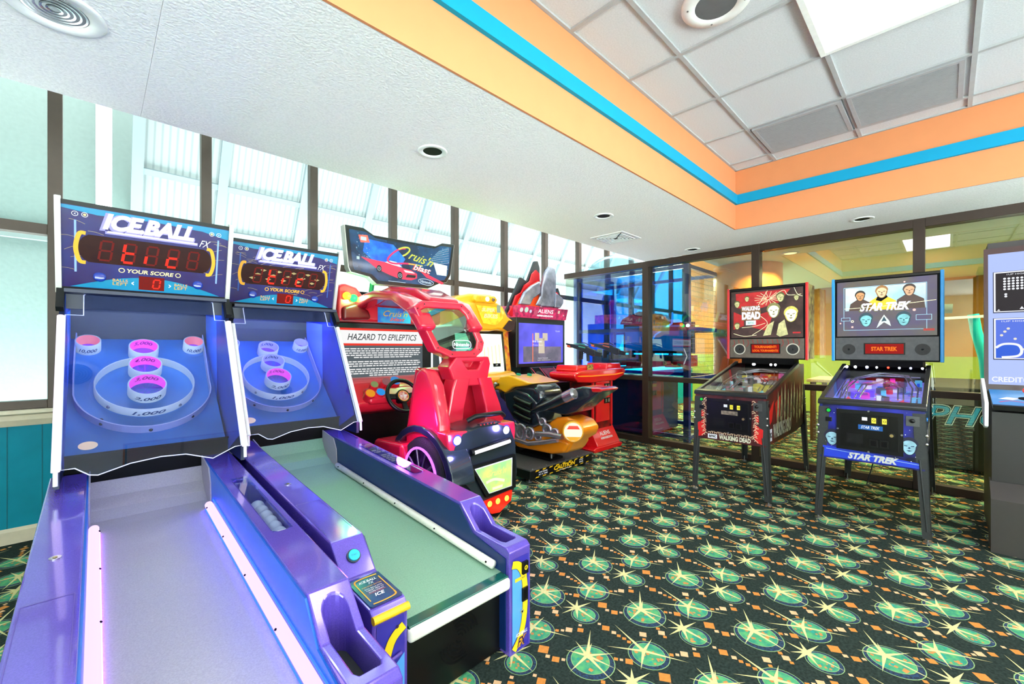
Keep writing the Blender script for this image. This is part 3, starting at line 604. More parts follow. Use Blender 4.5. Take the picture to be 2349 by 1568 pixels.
    for sg in(-1,1):
        b=MB(); b.fprism(Fr(O+Vector((sg*(hw-.006),0,0)),(1,0,0),hd),[(-.011,-.01),(.011,-.01),(.011,hl+.012),(-.011,hl+.012)],-.03,.022,mat('edge_extrusion','#cfcdc8',.35,.4)); b.build('header_edge',T,.003)
        b=MB(); x=U+sg*.352; b.prism([(2.09,1.45),(2.20,1.50),(2.20,1.57),(2.13,1.57),(2.055,1.47)],'x',x-.014,x+.014,black); b.build('hinge_bracket',T)
        b=MB(); q0=Vector((U+sg*.347,1.655,.745)); q1=Vector((U+sg*.347,2.06,1.425)); b.tube([q0,q1],.014,lavw if lit else whitet,14); b.tube([q0+Vector((0,.0,-.0)),q0+Vector((0,-.005,-.06))],.008,whitet,10); b.build('light_tube',T)
    G=Fr((U+.0,1.672,.745),(1,0,0),(0,.42,.704))
    out=[(-.333,0),(-.29,0),(-.245,-.039),(-.218,-.045),(-.11,-.012),(.0,.0),(.095,-.005),(.203,-.047),(.303,-.001),(.333,0),(.333,.80),(.282,.80),(.282,.925),(.262,.945),(-.25,.945),(-.269,.925),(-.269,.80),(-.333,.80)]
    b=MB(); b.fprism(G,out,.0,.005,acry); b.build('acrylic_guard',T)
    b=MB(); P=[G.p(x,y,.0025) for x,y in out]; b.tube([p for p in P],.0026,edgeM,6,True); b.build('guard_edge',T)
    return T
A=alley('alley_roller',"left purple ball rolling alley game with glowing lavender rails and a lit header",(.205,.975,0),True)
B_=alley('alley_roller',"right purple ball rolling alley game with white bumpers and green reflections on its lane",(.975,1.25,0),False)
for k in range(6):
    y=.825+.062*k; z=.553+.063*(y-.33)-.033
    o=MB((.505,.975+y,z)); o.sph((.505,.975+y,z),.0295,ballM,20); q=o.build('roll_ball')
    tag(q,['white ball at the near end of the row in the left rail window','white ball second from the near end in the rail window','white ball third from the near end in the rail window','white ball fourth from the near end in the rail window','white ball second from the far end in the rail window','white ball at the far end of the row in the left rail window'][k],'ball','white balls in the rail window of the alley game')
# real LED strips that tint the left alley
lamp('blue_led','AREA',(.505-.125-.02-.004,.975+.95,.402),0,(.05,.25,1),.01,1.4) if 0 else None
# ---------------- pinball machines ----------------
legM=mat('powder_grey_leg','#3b3e40',.5,.3,nz=(120,.15)); rail=mat('rail_black','#2c2e30',.3,.5)
orT=glow('dot_matrix_orange','#ff7a18',1.3); dmR=glow('dot_matrix_red','#b40a04',.8)
creamA=mat('art_cream','#f2ecc0',.4,e='#f0e8b8',es=.75); oliveA=mat('art_olive','#5a5a34',.4,e='#5a5a34',es=.25); redA=mat('art_red','#b8262a',.4,e='#b8262a',es=.35,nz=(18,.35))
def face(b,F,x,y,r,skin,hair,dark,h,tone=None,glare=False):
    b.poly(F,[(x+r*1.0*math.cos(a)*(1 if math.sin(a)>0 else .86),y+r*(1.15 if math.sin(a)>0 else 1.35)*math.sin(a)+r*.12) for a in [2*PI*k/22 for k in range(22)]],hair,h)
    b.poly(F,[(x+r*.8*math.cos(a)*(1 if math.sin(a)>0 else .82),y+r*(.8 if math.sin(a)>0 else 1.15)*math.sin(a)) for a in [2*PI*k/22 for k in range(22)]],skin,h+.0004)
    for sx in(-1,1):
        b.poly(F,[(x+sx*r*.15,y+r*.05),(x+sx*r*.52,y+r*.14),(x+sx*r*.5,y+r*.0),(x+sx*r*.2,y-r*.04)],dark,h+.0008)
    b.poly(F,[(x-r*.06,y-r*.1),(x+r*.1,y-r*.1),(x+r*.14,y-r*.34),(x-r*.1,y-r*.34)],dark if tone is None else tone,h+.0008)
    b.poly(F,[(x-r*.3,y-r*.58),(x,y-r*.52),(x+r*.3,y-r*.58),(x,y-r*.72)],dark,h+.0008)
def pinball(label,cx,cy,th):
    T=thing('pinball_machine',label,'pinball machine',(cx,cy,0),-PI/2)
    wk=th=='w'; trim=mat('trim_red','#e02a30',.3,coat=.4) if wk else mat('trim_blue','#1398e6',.3,coat=.4)
    side=mat('cab_side_dark_red','#6a1a1e',.4,nz=(6,0),c2='#2a1214') if wk else mat('cab_side_navy','#1c2480',.35,nz=(6,0),c2='#0e1030')
    frm=mat('cab_front_dark','#2a1418',.4,nz=(14,0),c2='#5a1c1e') if wk else mat('cab_front_space','#2730b8',.3,nz=(5,0),c2='#12122c')
    b=MB(); pr=[(0,.47),(0,.862),(.06,.89),(1.02,1.105),(1.30,1.105),(1.30,.52),(1.0,.47)]
    b.prism(pr,'x',-.28,-.262,side); b.prism(pr,'x',.262,.28,side); b.box(-.262,.262,0,.02,.47,.862,frm); b.box(-.262,.262,1.28,1.30,.52,1.105,blackm); b.box(-.262,.262,.02,1.28,.47,.48,blackm)
    b.build('cabinet',T)
    # side art and front art
    S=Fr((.2805,0,0),(0,1,0),(0,0,1)); b=MB()
    if wk:
        for pts in ([(.05,.72),(.16,.80),(.22,.83),(.16,.66),(.07,.62)],[(.25,.80),(.42,.86),(.40,.68),(.30,.64)]): b.poly(S,pts,mat('decal_red','#d8201e',.4))
        for k in range(9):
            x=.3+.11*k; z=.62+.03*(k%3); b.poly(S,[(x,z),(x+.03,z+.20),(x+.05,z+.28),(x+.075,z+.18),(x+.07,z-.02),(x+.03,z-.08)],mat('decal_cream','#c9c08e',.5,nz=(30,.5)),.0015)
            b.poly(S,[(x+.03,z+.02),(x+.045,z+.14),(x+.055,z+.02)],mat('decal_dark','#2c2418',.5),.002)
        b.rect(S,.02,.16,.50,.60,hwh,.002); b.text(S,'amc',.09,.55,.11,.045,blackm,.003,.03)
        b.text(S,'WALKING DEAD',.48,.57,.58,.12,mat('decal_bone','#e9e6d0',.5,nz=(60,.25)),.003,.04)
    else:
        for k in range(40): b.disc(S,.05+1.2*((k*37)%41)/41,.53+.4*((k*17)%23)/23,.004,hwh,.001,6)
        b.text(S,'STAR TREK',.6,.62,.8,.14,hwh,.002,.03,.35)
    b.build('side_decal',T)
    F=Fr((0,-.0005,.665),(1,0,0),(0,0,1)); b=MB()
    if wk:
        for sg in(-1,1):
            b.poly(F,[(sg*.26,-.06),(sg*.20,-.02),(sg*.19,-.12),(sg*.215,-.17),(sg*.255,-.18)],mat('decal_red','#d8201e',.4),.001); b.poly(F,[(sg*.25,.06),(sg*.20,.04),(sg*.21,0),(sg*.25,.0)],mat('decal_red','#d8201e',.4),.001)
            rq=random.Random(4)
            for k in range(24):
                y=.16-.32*k/23; x=sg*(.172+.03*rq.random()); b.stroke(F,[(x,y),(x+sg*.012,y+.008),(x+sg*.028,y-.01+.02*rq.random())],.005,mat('decal_flesh','#f0cfae',.5),.0015,3)
        for k in range(20):
            x=-.17+.34*k/19; b.stroke(F,[(x,-.135),(x+.012,-.128+.008*(k%3)),(x+.02,-.14)],.005,mat('decal_flesh','#f0cfae',.5),.0015,3)
        b.rect(F,-.172,-.095,-.183,-.146,hwh,.002); b.text(F,'amc',-.134,-.164,.058,.02,blackm,.003,.03)
        b.text(F,'WALKING DEAD',.045,-.163,.25,.040,mat('decal_bone','#e9e6d0',.5),.002,.05); b.text(F,'THE',-.06,-.14,.03,.01,hwh,.002)
    else:
        for k in range(70): b.disc(F,-.25+.5*((k*37)%71)/71,-.17+.35*((k*29)%53)/53,.0012+.001*(k%3),hwh,.001,6)
        b.poly(F,[(-.26,-.185),(.26,-.185),(.26,-.15),(0,-.125),(-.26,-.11)],mat('nebula_blue','#2a45d8',.3),.0012)
        b.stroke(F,[(-.24,-.13),(0,-.145),(.26,-.16)],.003,mat('flare_pale','#a9d0ff',.3),.0018)
        for sg in(-1,1): face(b,F,sg*.205,-.045,.048,mat('portrait_blue','#9fd0e8' if sg<0 else '#a9b8e0',.4,nz=(20,.35)),mat('portrait_dark','#1a1a38',.4),mat('portrait_shade','#23446a',.4),.002)
        b.text(F,'STAR TREK',.02,-.158,.27,.046,mat('logo_silver','#e4e6ea',.25,.3),.003,.055,.35)
    b.build('front_decal',T)
    b=MB(); D=Fr((.0,-.001,.69),(1,0,0),(0,0,1)); x0,x1,y0,y1=-.178,.178,-.142,.142
    b.fprism(D,[(x0,y0),(x1,y0),(x1,y1),(x0,y1)],0,.014,black); door=b.build('coin_door',T,.012,3)
    b=MB(); b.fprism(D,[(x0+.025,y0+.025),(x1-.025,y0+.025),(x1-.025,y1-.025),(x0+.025,y1-.025)],.014,.018,mat('door_black','#0a0a0c',.3,spec=.3))
    for k in range(2):
        x=.005+.055*k
        b.fprism(D,[(x,.055),(x+.045,.055),(x+.045,.105),(x,.105)],.018,.026,black); b.rect(D,x+.012,x+.036,.062,.098,mat('coin_slot_yellow','#e8d23a',.4,e='#e8d23a',es=.5),.0265); b.ring(D,x+.025,.08,.005,.008,blackm,.0268,14)
        b.fprism(D,[(x,-.10),(x+.045,-.10),(x+.045,-.05),(x,-.05)],.018,.027,black); b.rect(D,x+.008,x+.037,-.092,-.058,blackm,.0275)
    b.rect(D,-.035,-.006,.075,.098,hwh,.019)
    b.rect(D,-.055,.075,.012,.045,mat('door_label_blue','#1256a8',.3) if not wk else mat('door_label','#8a7a70',.5,nz=(40,.6)),.019); b.text(D,'STAR TREK' if not wk else 'PINBALL',.01,.029,.10,.02,hwh,.02,.02,.3) if not wk else None
    b.box(-.12,-.03,-.021,-.0195,.60,.665,mat('door_panel','#101012',.4,spec=.3)); b.build('door_plate',door)
    b=MB(); b.cyl(D.p(.12,-.01,.018),D.p(.12,-.01,.024),.017,black,20); b.cyl(D.p(.12,-.01,.022),D.p(.12,-.01,.03),.010,brass,18); b.build('door_lock',door)
    b=MB()
    for x,y in((0,.14),(0,-.14),(-.17,0),(.17,0)): b.cyl((x,-.002,.69+y),(x,-.019,.69+y),.006,steel,12)
    b.build('bolts',door)
    b=MB(); b.cyl((-.225,0,.815),(-.225,-.008,.815),.016,black,20); b.cyl((-.225,-.007,.815),(-.225,-.013,.815),.0115,glow('green_button_lit','#20e850',.9),18); b.build('start_button',T)
    b=MB(); b.box(-.243,-.205,-.01,0,.735,.765,black); b.build('power_socket',T,.003)
    b=MB(); b.box(.19,.255,-.008,.001,.755,.82,mat('plunger_plate','#5a5c5e',.4,.5)); b.cyl((.222,-.008,.793),(.222,-.03,.793),.006,steel,12); b.sph((.222,-.038,.793),.014,black,14); b.build('plunger',T)
    for sg in(-1,1):
        b=MB(); b.cyl((sg*.28,.05,.80),(sg*.292,.05,.80),.013,mat('flipper_button_'+th,'#1b7fe0' if not wk else '#301010',.2,coat=.6),18); b.build('flipper_button',T)
    # lockdown bar and side rails
    b=MB(); b.prism([(-.012,.858),(-.012,.878),(.0,.892),(.06,.902),(.06,.885),(.02,.858)],'x',-.29,.29,rail); b.build('lockdown_bar',T,.004)
    for sg in(-1,1): b=MB(); b.prism([(.055,.885),(.055,.902),(1.06,1.125),(1.06,1.09)],'x',sg*.262,sg*.29,rail); b.build('side_rail',T,.003)
    # legs: ribbed angle legs with foot pads
    for sx in(-1,1):
        for yt,yb in((.0,.015),(1.30,1.365)):
            b=MB(); f_=-1 if yt<.5 else 1; zt=.84 if yt<.5 else .9
            A0=Vector((sx*.285,yt+f_*.004,zt)); A1=Vector((sx*.312,yb+f_*.01,.03))
            def L(w0,w1,ax):
                rings=[]
                for P,w in((A0,w0),(A1,w1)):
                    if ax=='x': rings.append([P,P+Vector((-sx*w,0,0)),P+Vector((-sx*w,-f_*.004,0)),P+Vector((0,-f_*.004,0))])
                    else: rings.append([P,P+Vector((0,-f_*w,0)),P+Vector((-sx*.004,-f_*w,0)),P+Vector((-sx*.004,0,0))])
                b.loft(rings,legM,sm=False)
            L(.065,.045,'x'); L(.065,.045,'y')
            b.cyl(A0+Vector((-sx*.03,f_*.001,-.30)),A1+Vector((-sx*.022,f_*.001,.05)),.005,legM,8)
            for dz in(.0,-.055): 
                b.sph(A0+Vector((sx*.003,-f_*.003,-.14+dz)),.010,chrome,10)
            b.cyl((A1.x-sx*.02,A1.y-f_*.02,.0),(A1.x-sx*.02,A1.y-f_*.02,.012),.022,steel,16); b.cyl((A1.x-sx*.02,A1.y-f_*.02,.01),(A1.x-sx*.02,A1.y-f_*.02,.06),.006,steel,8)
            b.build('leg',T)
    # playfield
    sl=.215/.96
    P=Fr((0,.06,.80),(1,0,0),(0,1,.19)); PL=.98
    pf=mat('playfield_'+th,'#c8c4b4' if wk else '#b0aaf0',.3,nz=(9,0),c2='#6a5a50' if wk else '#8a5ad0',e='#8a8878' if wk else '#8a84f0',es=.45 if wk else .8)  # emission brightens the whole field in place of light from its bulbs
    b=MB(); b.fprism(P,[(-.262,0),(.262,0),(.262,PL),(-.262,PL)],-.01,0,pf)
    rq=random.Random(11 if wk else 12)
    pal=[mat('pf_'+n,c_,.3,e=c_,es=s_) for n,c_,s_ in((('red','#d83030',.4),('white','#f0f0f0',.5),('yellow','#e8d860',.4),('dark','#202428',.0),('pinkk','#f070b0',.5),('aqua','#80e0e8',.5)) if wk else (('magenta','#f030c0',.7),('white2','#ffffff',.6),('violet','#7a50ff',.6),('blue2','#3060ff',.6),('cyan2','#70d8ff',.6),('red2','#ff3050',.6)))]
    for k in range(70):
        x=rq.uniform(-.24,.24); y=rq.uniform(.06,PL-.05); r=rq.uniform(.008,.022); b.disc(P,x,y,r,pal[k%6],.001+.0003*(k%4),rq.choice((3,4,12)))
    b.poly(P,[(-.25,.015),(-.09,.015),(-.09,.05),(-.25,.05)],yel,.002); b.poly(P,[(.05,.015),(.24,.015),(.24,.05),(.05,.05)],yel,.002)
    pfo=b.build('playfield',T)
    b=MB(); 
    for k,(x,y) in enumerate(((-.08,.70),(.05,.78),(.09,.64))): b.cyl(P.p(x,y,0),P.p(x,y,.035),.026,pal[1],18); b.cyl(P.p(x,y,.035),P.p(x,y,.045),.032,pal[0],18)
    b.build('bumpers',pfo)
    b=MB()
    for sg in(-1,1): b.fprism(P,[(sg*.105,.155),(sg*.095,.14),(sg*.03,.105),(sg*.028,.112),(sg*.10,.165)],.005,.025,pal[1]); b.fprism(P,[(sg*.12,.22),(sg*.17,.20),(sg*.16,.33)],.008,.03,pal[5])
    b.build('flippers',pfo)
    b=MB()
    for pts in ([(-.2,.2,.02),(-.21,.45,.06),(-.16,.7,.09),(-.02,.86,.10),(.14,.78,.10),(.2,.5,.07),(.2,.22,.03)],[(-.12,.3,.03),(-.10,.55,.07),(.02,.66,.08),(.12,.5,.07),(.13,.28,.04)],[(-.23,.3,.03),(-.23,.8,.05),(-.05,.93,.06),(.2,.9,.06)]):
        b.tube([P.p(*p) for p in pts],.005,chrome,8); b.tube([P.p(p[0]+.03,p[1],p[2]) for p in pts],.005,chrome,8)
    b.build('wire_ramps',pfo)
    cl=glass('clear_plastic','#e8f4ff',1.5)
    b=MB()
    for k in range(24):
        x=rq.uniform(-.23,.23); y=rq.uniform(.25,.93); h=rq.uniform(.02,.07); w=rq.uniform(.01,.035); d=rq.uniform(.01,.04); a=rq.random()*3
        q=[(x+w*math.cos(a+t)*1.2,y+d*math.sin(a+t)) for t in(0,1.5,3.1,4.5)]; b.fprism(P,q,.002,h,pal[rq.randrange(6)] if k%3 else steel)
    for k in range(8):
        x=rq.uniform(-.2,.2); y=rq.uniform(.3,.9); b.fprism(P,[(x-.04,y-.03),(x+.04,y-.02),(x+.03,y+.04),(x-.03,y+.03)],.055,.059,cl)
    b.build('playfield_toys',pfo)
    b=MB(); lc=[('#ffffff',3)]*4 if wk else [('#ffffff',3),('#ffffff',3),('#c8d0ff',2.5),('#ffffff',2.5),('#ff3020',3),('#e8e8ff',2.5),('#b8c0ff',2.5),('#ffffff',3)]
    xsL=[-.10,-.09,.06,.10] if wk else [-.25,-.19,-.11,-.045,.03,.10,.17,.24]
    for k,(x,(cc,e_)) in enumerate(zip(xsL,lc)): b.sph((x,1.0,1.10),.011 if k in(0,1,2) or wk else .008,glow('bulb_%s%d'%(cc[1:],int(e_*10)),cc,e_*4),10)
    b.build('backpanel_bulbs',T)
    g=Fr((0,.06,.893),(1,0,0),(0,1,.2215)); b=MB(); b.fprism(g,[(-.262,0),(.262,0),(.262,.975),(-.262,.975)],-.003,0,glass('playfield_glass','#f2f6fa',1.22)); b.build('playfield_glass',T)
    # backbox
    bx=mat('backbox_side_'+th,'#4a1c1a' if wk else '#142a5a',.4,nz=(15,0),c2='#c9bf7a' if wk else '#0c1020')
    b=MB(); b.box(-.345,.345,1.06,1.32,1.16,1.885,blackm); b.box(-.362,-.345,1.06,1.33,1.16,1.89,bx); b.box(.345,.362,1.06,1.33,1.16,1.89,bx); b.box(-.24,.24,1.10,1.28,1.10,1.165,blackm); bo=b.build('backbox',T)
    for sg in(-1,1): b=MB(); b.prism([(1.035,1.15),(1.065,1.15),(1.065,1.90),(1.035,1.90)],'x',sg*.342,sg*.366,trim); b.build('side_trim',bo,.005)
    b=MB(); b.prism([(1.04,1.152),(1.06,1.152),(1.06,1.895),(1.04,1.895)],'x',-.341,.341,blackm); b.box(-.34,.34,1.03,1.06,1.872,1.89,black); b.build('front_frame',bo)
    G=Fr((0,1.039,1.60),(1,0,0),(0,0,1)); b=MB(); gw,gh=.325,.245
    if wk:
        b.rect(G,-gw,gw,-.228,.262,mat('bg_brown','#4a3434',.3,e='#4a3434',es=.3,nz=(8,0),c2='#241818'),.001)
        b.poly(G,[(-.28,.24),(.22,.25),(.12,.12),(-.1,.06),(-.27,.09)],redA,.0015); b.poly(G,[(-.1,-.0),(.08,.05),(.02,-.16),(-.12,-.12)],redA,.0015); b.poly(G,[(-.3,.05),(-.2,.0),(-.2,-.1),(-.3,-.14)],redA,.0015)
        for a in range(16):
            t=a*PI/8+.2; b.stroke(G,[(.03+.02*math.cos(t),.17+.01*math.sin(t)),(.03+.13*math.cos(t),.17+.07*math.sin(t))],.003,creamA,.002,2)
        for pts in ([(-.09,.06),(.02,.25)],[(-.03,.11),(.15,.24),(.2,.19),(.31,.19)],[(-.12,-.2),(.02,-.09),(-.05,.0)],[(-.3,-.18),(-.2,-.21),(-.08,-.2)],[(-.22,-.12),(-.1,-.11),(.0,-.08)],[(.25,.26),(.28,.19),(.32,.17)]): b.stroke(G,pts,.004,creamA,.002,4)
        face(b,G,.075,.045,.062,creamA,mat('art_hair','#8a8a58',.4,e='#8a8a58',es=.35,nz=(60,.5)),oliveA,.0025)
        face(b,G,.225,.0,.062,creamA,mat('art_blonde','#d8c860',.4,e='#d8c860',es=.45,nz=(60,.5)),oliveA,.0025)
        face(b,G,.135,.175,.04,mat('art_pale_olive','#c9c48e',.4,e='#c9c48e',es=.4,nz=(40,.4)),oliveA,oliveA,.0025)
        for x,y,r in((-.265,.13,.03),(-.265,-.10,.03),(-.17,.18,.024),(.27,.16,.024)): face(b,G,x,y,r,mat('art_pale_olive','#c9c48e',.4),oliveA,oliveA,.0025)
        b.poly(G,[(.12,-.09),(.17,-.05),(.2,-.2),(.13,-.22),(.10,-.2)],mat('art_pale_olive','#c9c48e',.4),.0022); b.poly(G,[(.02,-.10),(.08,-.06),(.05,-.2),(-.02,-.21)],mat('art_pale_olive','#c9c48e',.4),.0022)
        b.rect(G,-.225,-.045,.05,.105,mat('art_umber','#7a5a38',.4,e='#7a5a38',es=.4),.003); b.rect(G,-.222,-.04,-.045,.05,mat('art_umber','#7a5a38',.4),.003); b.text(G,'WALKING',-.135,.078,.172,.046,glwW,.004,.05); b.text(G,'DEAD',-.131,.003,.175,.080,glwW,.004,.07)
        b.rect(G,-.18,-.085,-.095,-.048,hwh,.004); b.text(G,'amc',-.132,-.072,.06,.02,mat('pale_teal','#9fd0c8',.4),.005,.03)
        b.rect(G,.24,.305,-.19,-.175,redA,.004)
    else:
        b.rect(G,-gw,gw,-.228,.262,mat('bg_space','#5d564e',.3,e='#5d564e',es=.35,nz=(4,0),c2='#4a3f70'),.001)
        b.rect(G,-.265,.26,.0,.205,mat('bg_sky','#8fb4cc',.3,e='#9fc4dc',es=.5,nz=(5,0),c2='#d8c8b0'),.0015)
        for x0,x1,y0,y1 in((-.275,.265,.207,.21),(-.275,.265,-.175,-.172),(-.277,-.274,-.175,.21),(.263,.266,-.175,.21)): b.rect(G,x0,x1,y0,y1,mat('hud_cyan','#9fd0e8',.3,e='#9fd0e8',es=.5),.002)
        for x,y,r,hc,sc_ in((-.16,.13,.038,'#2c2420','#c08a5a'),(-.015,.155,.044,'#9a6a3a','#e8b890'),(.16,.155,.042,'#3c2c28','#c89a78')):
            b.poly(G,[(x-r*.5,y-r*.8),(x+r*.5,y-r*.8),(x+r*2.1,y-r*1.9),(x+r*2.3,0.0),(x-r*2.1,0.0),(x-r*1.8,y-r*1.8)],mat('torso_'+hc[1:],'#e8b820' if hc=='#9a6a3a' else '#4a3630',.4,e='#e8b820' if hc=='#9a6a3a' else '#4a3630',es=.4),.002)
            if hc=='#9a6a3a': b.poly(G,[(x-r*.6,y-r*.8),(x+r*.7,y-r*.7),(x+r*.9,y-r*1.1),(x-r*.1,y-r*1.9),(x-r*.9,y-r*1.6)],blackm,.0025)
            face(b,G,x,y,r,mat('skin_'+hc[1:],sc_,.4,e=sc_,es=.45),mat('hair_'+hc[1:],hc,.4,e=hc,es=.3),mat('feat_'+hc[1:],'#5a3a28',.4),.003)
        for x in(-.12,.125): face(b,G,x,-.085,.05,mat('portrait_cyan','#7fc8d0',.4,e='#7fc8d0',es=.4,nz=(20,.4)),mat('portrait_teal_dark','#2a4a58',.4,e='#2a4a58',es=.2),mat('portrait_teal','#1f5a68',.4),.002)
        b.stroke(G,[(-.27,.02),(0,.03),(.32,.06)],.004,creamA,.0028); 
        b.text(G,'STAR TREK',.002,.022,.345,.078,mat('logo_shadow','#6a6a40',.4),.0042,.03,.35); b.text(G,'STAR TREK',.004,.026,.335,.072,glwW,.0048,.05,.35)
        b.poly(G,[(0,-.045),(.035,-.10),(.045,-.145),(.02,-.125),(0,-.11),(-.02,-.13),(-.05,-.16),(-.03,-.10)],mat('emblem_silver','#c8d8d8',.3,.5,e='#c8d8d8',es=.4),.003)
        b.poly(G,[(0,-.06),(.018,-.10),(0,-.10),(-.018,-.105)],mat('portrait_teal_dark','#2a4a58',.4),.0036)
        for x0,x1,y0,y1 in((.20,.295,-.10,-.055),(-.295,-.23,-.09,-.06)): b.rect(G,x0,x1,y0,y1,mat('hud_cyan','#9fd0e8',.3),.002); b.rect(G,x0+.003,x1-.003,y0+.003,y1-.003,mat('bg_space','#5d564e',.3),.0025)
        for x,y,r in((.19,-.015,.01),(-.215,-.145,.008),(-.3,-.11,.006),(.13,.225,.006)): b.disc(G,x,y,r,mat('pink_star','#ffb0a8',.3,e='#ffb0a8',es=.8),.003,12)
        b.ring(G,-.215,-.095,.006,.011,creamA,.003,16); b.rect(G,.245,.31,-.19,-.172,mat('plate_red','#c8352a',.4),.004)
    b.build('backglass',bo)
    b=MB(); Q=Fr((0,1.039,1.26),(1,0,0),(0,0,1))
    b.rect(Q,-.335,.335,-.095,.10,mat('speaker_panel_'+th,'#6a6058' if wk else '#505256',.4,nz=(40,.2)),.002)
    if wk:
        for k in range(14): b.stroke(Q,[(-.3+.045*k,.095),(-.29+.045*k,.05),(-.31+.045*k,.02)],.006,mat('splatter_red','#9a2a28',.5),.003,3)
    b.fprism(Q,[(-.135,-.05),(.135,-.05),(.135,.05),(-.135,.05)],.002,.006,black); b.rect(Q,-.125,.125,-.042,.042,dmR,.0065)
    if wk: b.text(Q,'TOURNAMENT!',0,.018,.20,.026,orT,.0072,.03); b.text(Q,'LOCAL TOURNAMENTS!',0,-.020,.23,.022,orT,.0072,.03)
    else: b.text(Q,'STAR TREK',0,0,.17,.036,orT,.0072,.035)
    for sg in(-1,1):
        if wk: b.ring(Q,sg*.24,-.005,.047,.057,mat('speaker_ring_silver','#d8d6cc',.3,.5),.0045,28)
        b.disc(Q,sg*.24,-.005,.047,mat('speaker_mesh','#2a2a2c' if wk else '#38383a',.6,nz=(300,.5)),.004,28)
        b.sph(Q.p(sg*.24,-.005,.004),.008,black,10)
    b.build('speaker_panel',bo)
    return T
PW=pinball('red trimmed pinball machine by the orange column with cream and dark red backglass art',3.84,1.29,'w')
PS=pinball('blue trimmed pinball machine with a glowing violet playfield standing before the glass partition',3.83,.375,'s')
b=MB(); b.tube([(-.03,1.27,.5),(-.08,1.15,.25),(-.12,1.08,.05),(.0,1.10,.012),(.2,1.13,.012),(.4,1.25,.012)],.005,black,6); b.build('power_cord',PS)
# ---------------- right hand screen cabinet ----------------
T=thing('arcade_cabinet','tall black arcade cabinet with a large pale blue screen at the right edge','arcade cabinet',(4.0,-.65,0)); o=(4.0,-.65,0)
y0,y1=-1.13,-.185
b=MB(o); b.prism([(4.02,.0),(4.02,.30),(4.10,.42),(4.10,.86),(4.40,.95),(4.48,2.0),(4.9,2.0),(4.9,0)],'y',y0+.02,y1-.02,mat('cabinet_charcoal','#2a2727',.5)); b.build('cabinet_body',T)
b=MB(o); b.prism([(3.98,.0),(3.98,.33),(4.09,.42),(4.2,.42),(4.2,0)],'y',y0+.05,y1-.01,mat('kick_charcoal','#3a3634',.5))
K=Fr((3.979,-.5,.2),(0,-1,0),(0,0,1))
for k in range(5): b.rect(K,-.10,.14,.04-.02*k,.048-.02*k,blackm,.001)
b.build('kick_panel',T)
b=MB(o); X=Fr((4.395,(y0+y1)/2,1.02),(0,-1,0),(.06,0,.95)); sw=(y1-y0)/2
b.fprism(X,[(-sw,-.05),(sw,-.05),(sw,.94),(-sw,.94)],-.04,0,mat('bezel_brown','#3a2222',.3)); b.build('screen_bezel',T)
sb=glow('screen_pale_blue','#b6c8ff',1.0); sw_=glow('screen_white','#f4f6ff',1.05); sdk=glow('screen_dark','#2b2228',.9); sbl=glow('screen_blue','#5a78e8',1.0); snv=glow('screen_navy','#20204a',.7)
b=MB(o); b.rect(X,-sw+.02,sw-.02,.0,.90,sb,.001)
for k in range(3):
    x=-sw+.05+.30*k
    for j,m_ in((0,sdk),(1,sbl)):
        y=.50-.32*j+.0; b.rect(X,x-.008,x+.268,y-.012,y+.272,snv,.0015); b.rect(X,x-.004,x+.266,y-.006,y+.27,sw_,.0018); b.rect(X,x+.004,x+.256,y,y+.262,m_,.002)
        if j==0:
            for r_ in range(5):
                for c_ in range(9): b.disc(X,x+.045+.019*c_,y+.15+.018*r_,.007,sw_,.0025,8)
            for q in((.05,.10),(.05,.115),(.215,.125),(.19,.08)): b.disc(X,x+q[0],y+q[1],.007,sw_,.0025,8)
            b.poly(X,[(x+.11,y+.01),(x+.13,y+.01),(x+.12,y+.028)],sw_,.0025); b.poly(X,[(x+.01,y+.004),(x+.025,y+.004),(x+.018,y+.014)],sw_,.0025); b.text(X,'1UP HIGH SCORE',x+.13,y+.25,.15,.01,sw_,.0025)
        else:
            b.poly(X,[(x+.004,y+.0),(x+.004,y+.07),(x+.04,y+.095),(x+.10,y+.09),(x+.12,y+.06),(x+.10,y+.02),(x+.05,y)],glow('screen_mid_blue','#2f62e0',1),.0023); b.stroke(X,[(x+.004,y+.07),(x+.04,y+.095),(x+.10,y+.09),(x+.118,y+.05),(x+.10,y+.015),(x+.03,y+.005)],.014,sw_,.0026)
            for q in((.06,.20),(.045,.18),(.03,.155),(.09,.13),(.165,.075),(.15,.04),(.13,.06)): b.disc(X,x+q[0],y+q[1],.008,glow('screen_cream','#f0e8d8',1),.0026,8)
            b.text(X,'1UP HIGH SCORE',x+.13,y+.25,.2,.01,sw_,.0025)
b.text(X,'CREDIT=0',-sw+.125,.035,.18,.035,sw_,.003,.02); b.build('screen',T)
b=MB(o); C=Fr((4.02,(y0+y1)/2,.915),(0,-1,0),(.38,0,.07)); b.fprism(C,[(-sw+.02,-.02),(sw-.02,-.02),(sw-.02,.385),(-sw+.02,.385)],-.03,0,black)
b.rect(C,-sw+.02,sw-.02,.0,.38,mat('panel_blue','#8fc0e8',.3,nz=(5,0),c2='#3a86c8',vor=True),.001)
pk=mat('panel_pink','#e0308a',.3)
for x in(-sw+.12,): b.text(C,'MY',-.18,.30,.24,.075,mat('panel_navy','#1a1a50',.3),.0015,.07); b.text(C,'MY',-.18,.30,.23,.065,pk,.002,.03)
for k in range(5): b.stroke(C,[(-sw+.05+.15*k,.06),(-sw+.10+.15*k,.10),(-sw+.17+.15*k,.07)],.012,mat('panel_rose','#c85a90',.4),.0017); b.poly(C,[(-sw+.05+.15*k,.14),(-sw+.09+.15*k,.19),(-sw+.15+.15*k,.17),(-sw+.11+.15*k,.12)],hwh,.0016)
b.build('control_panel',T)
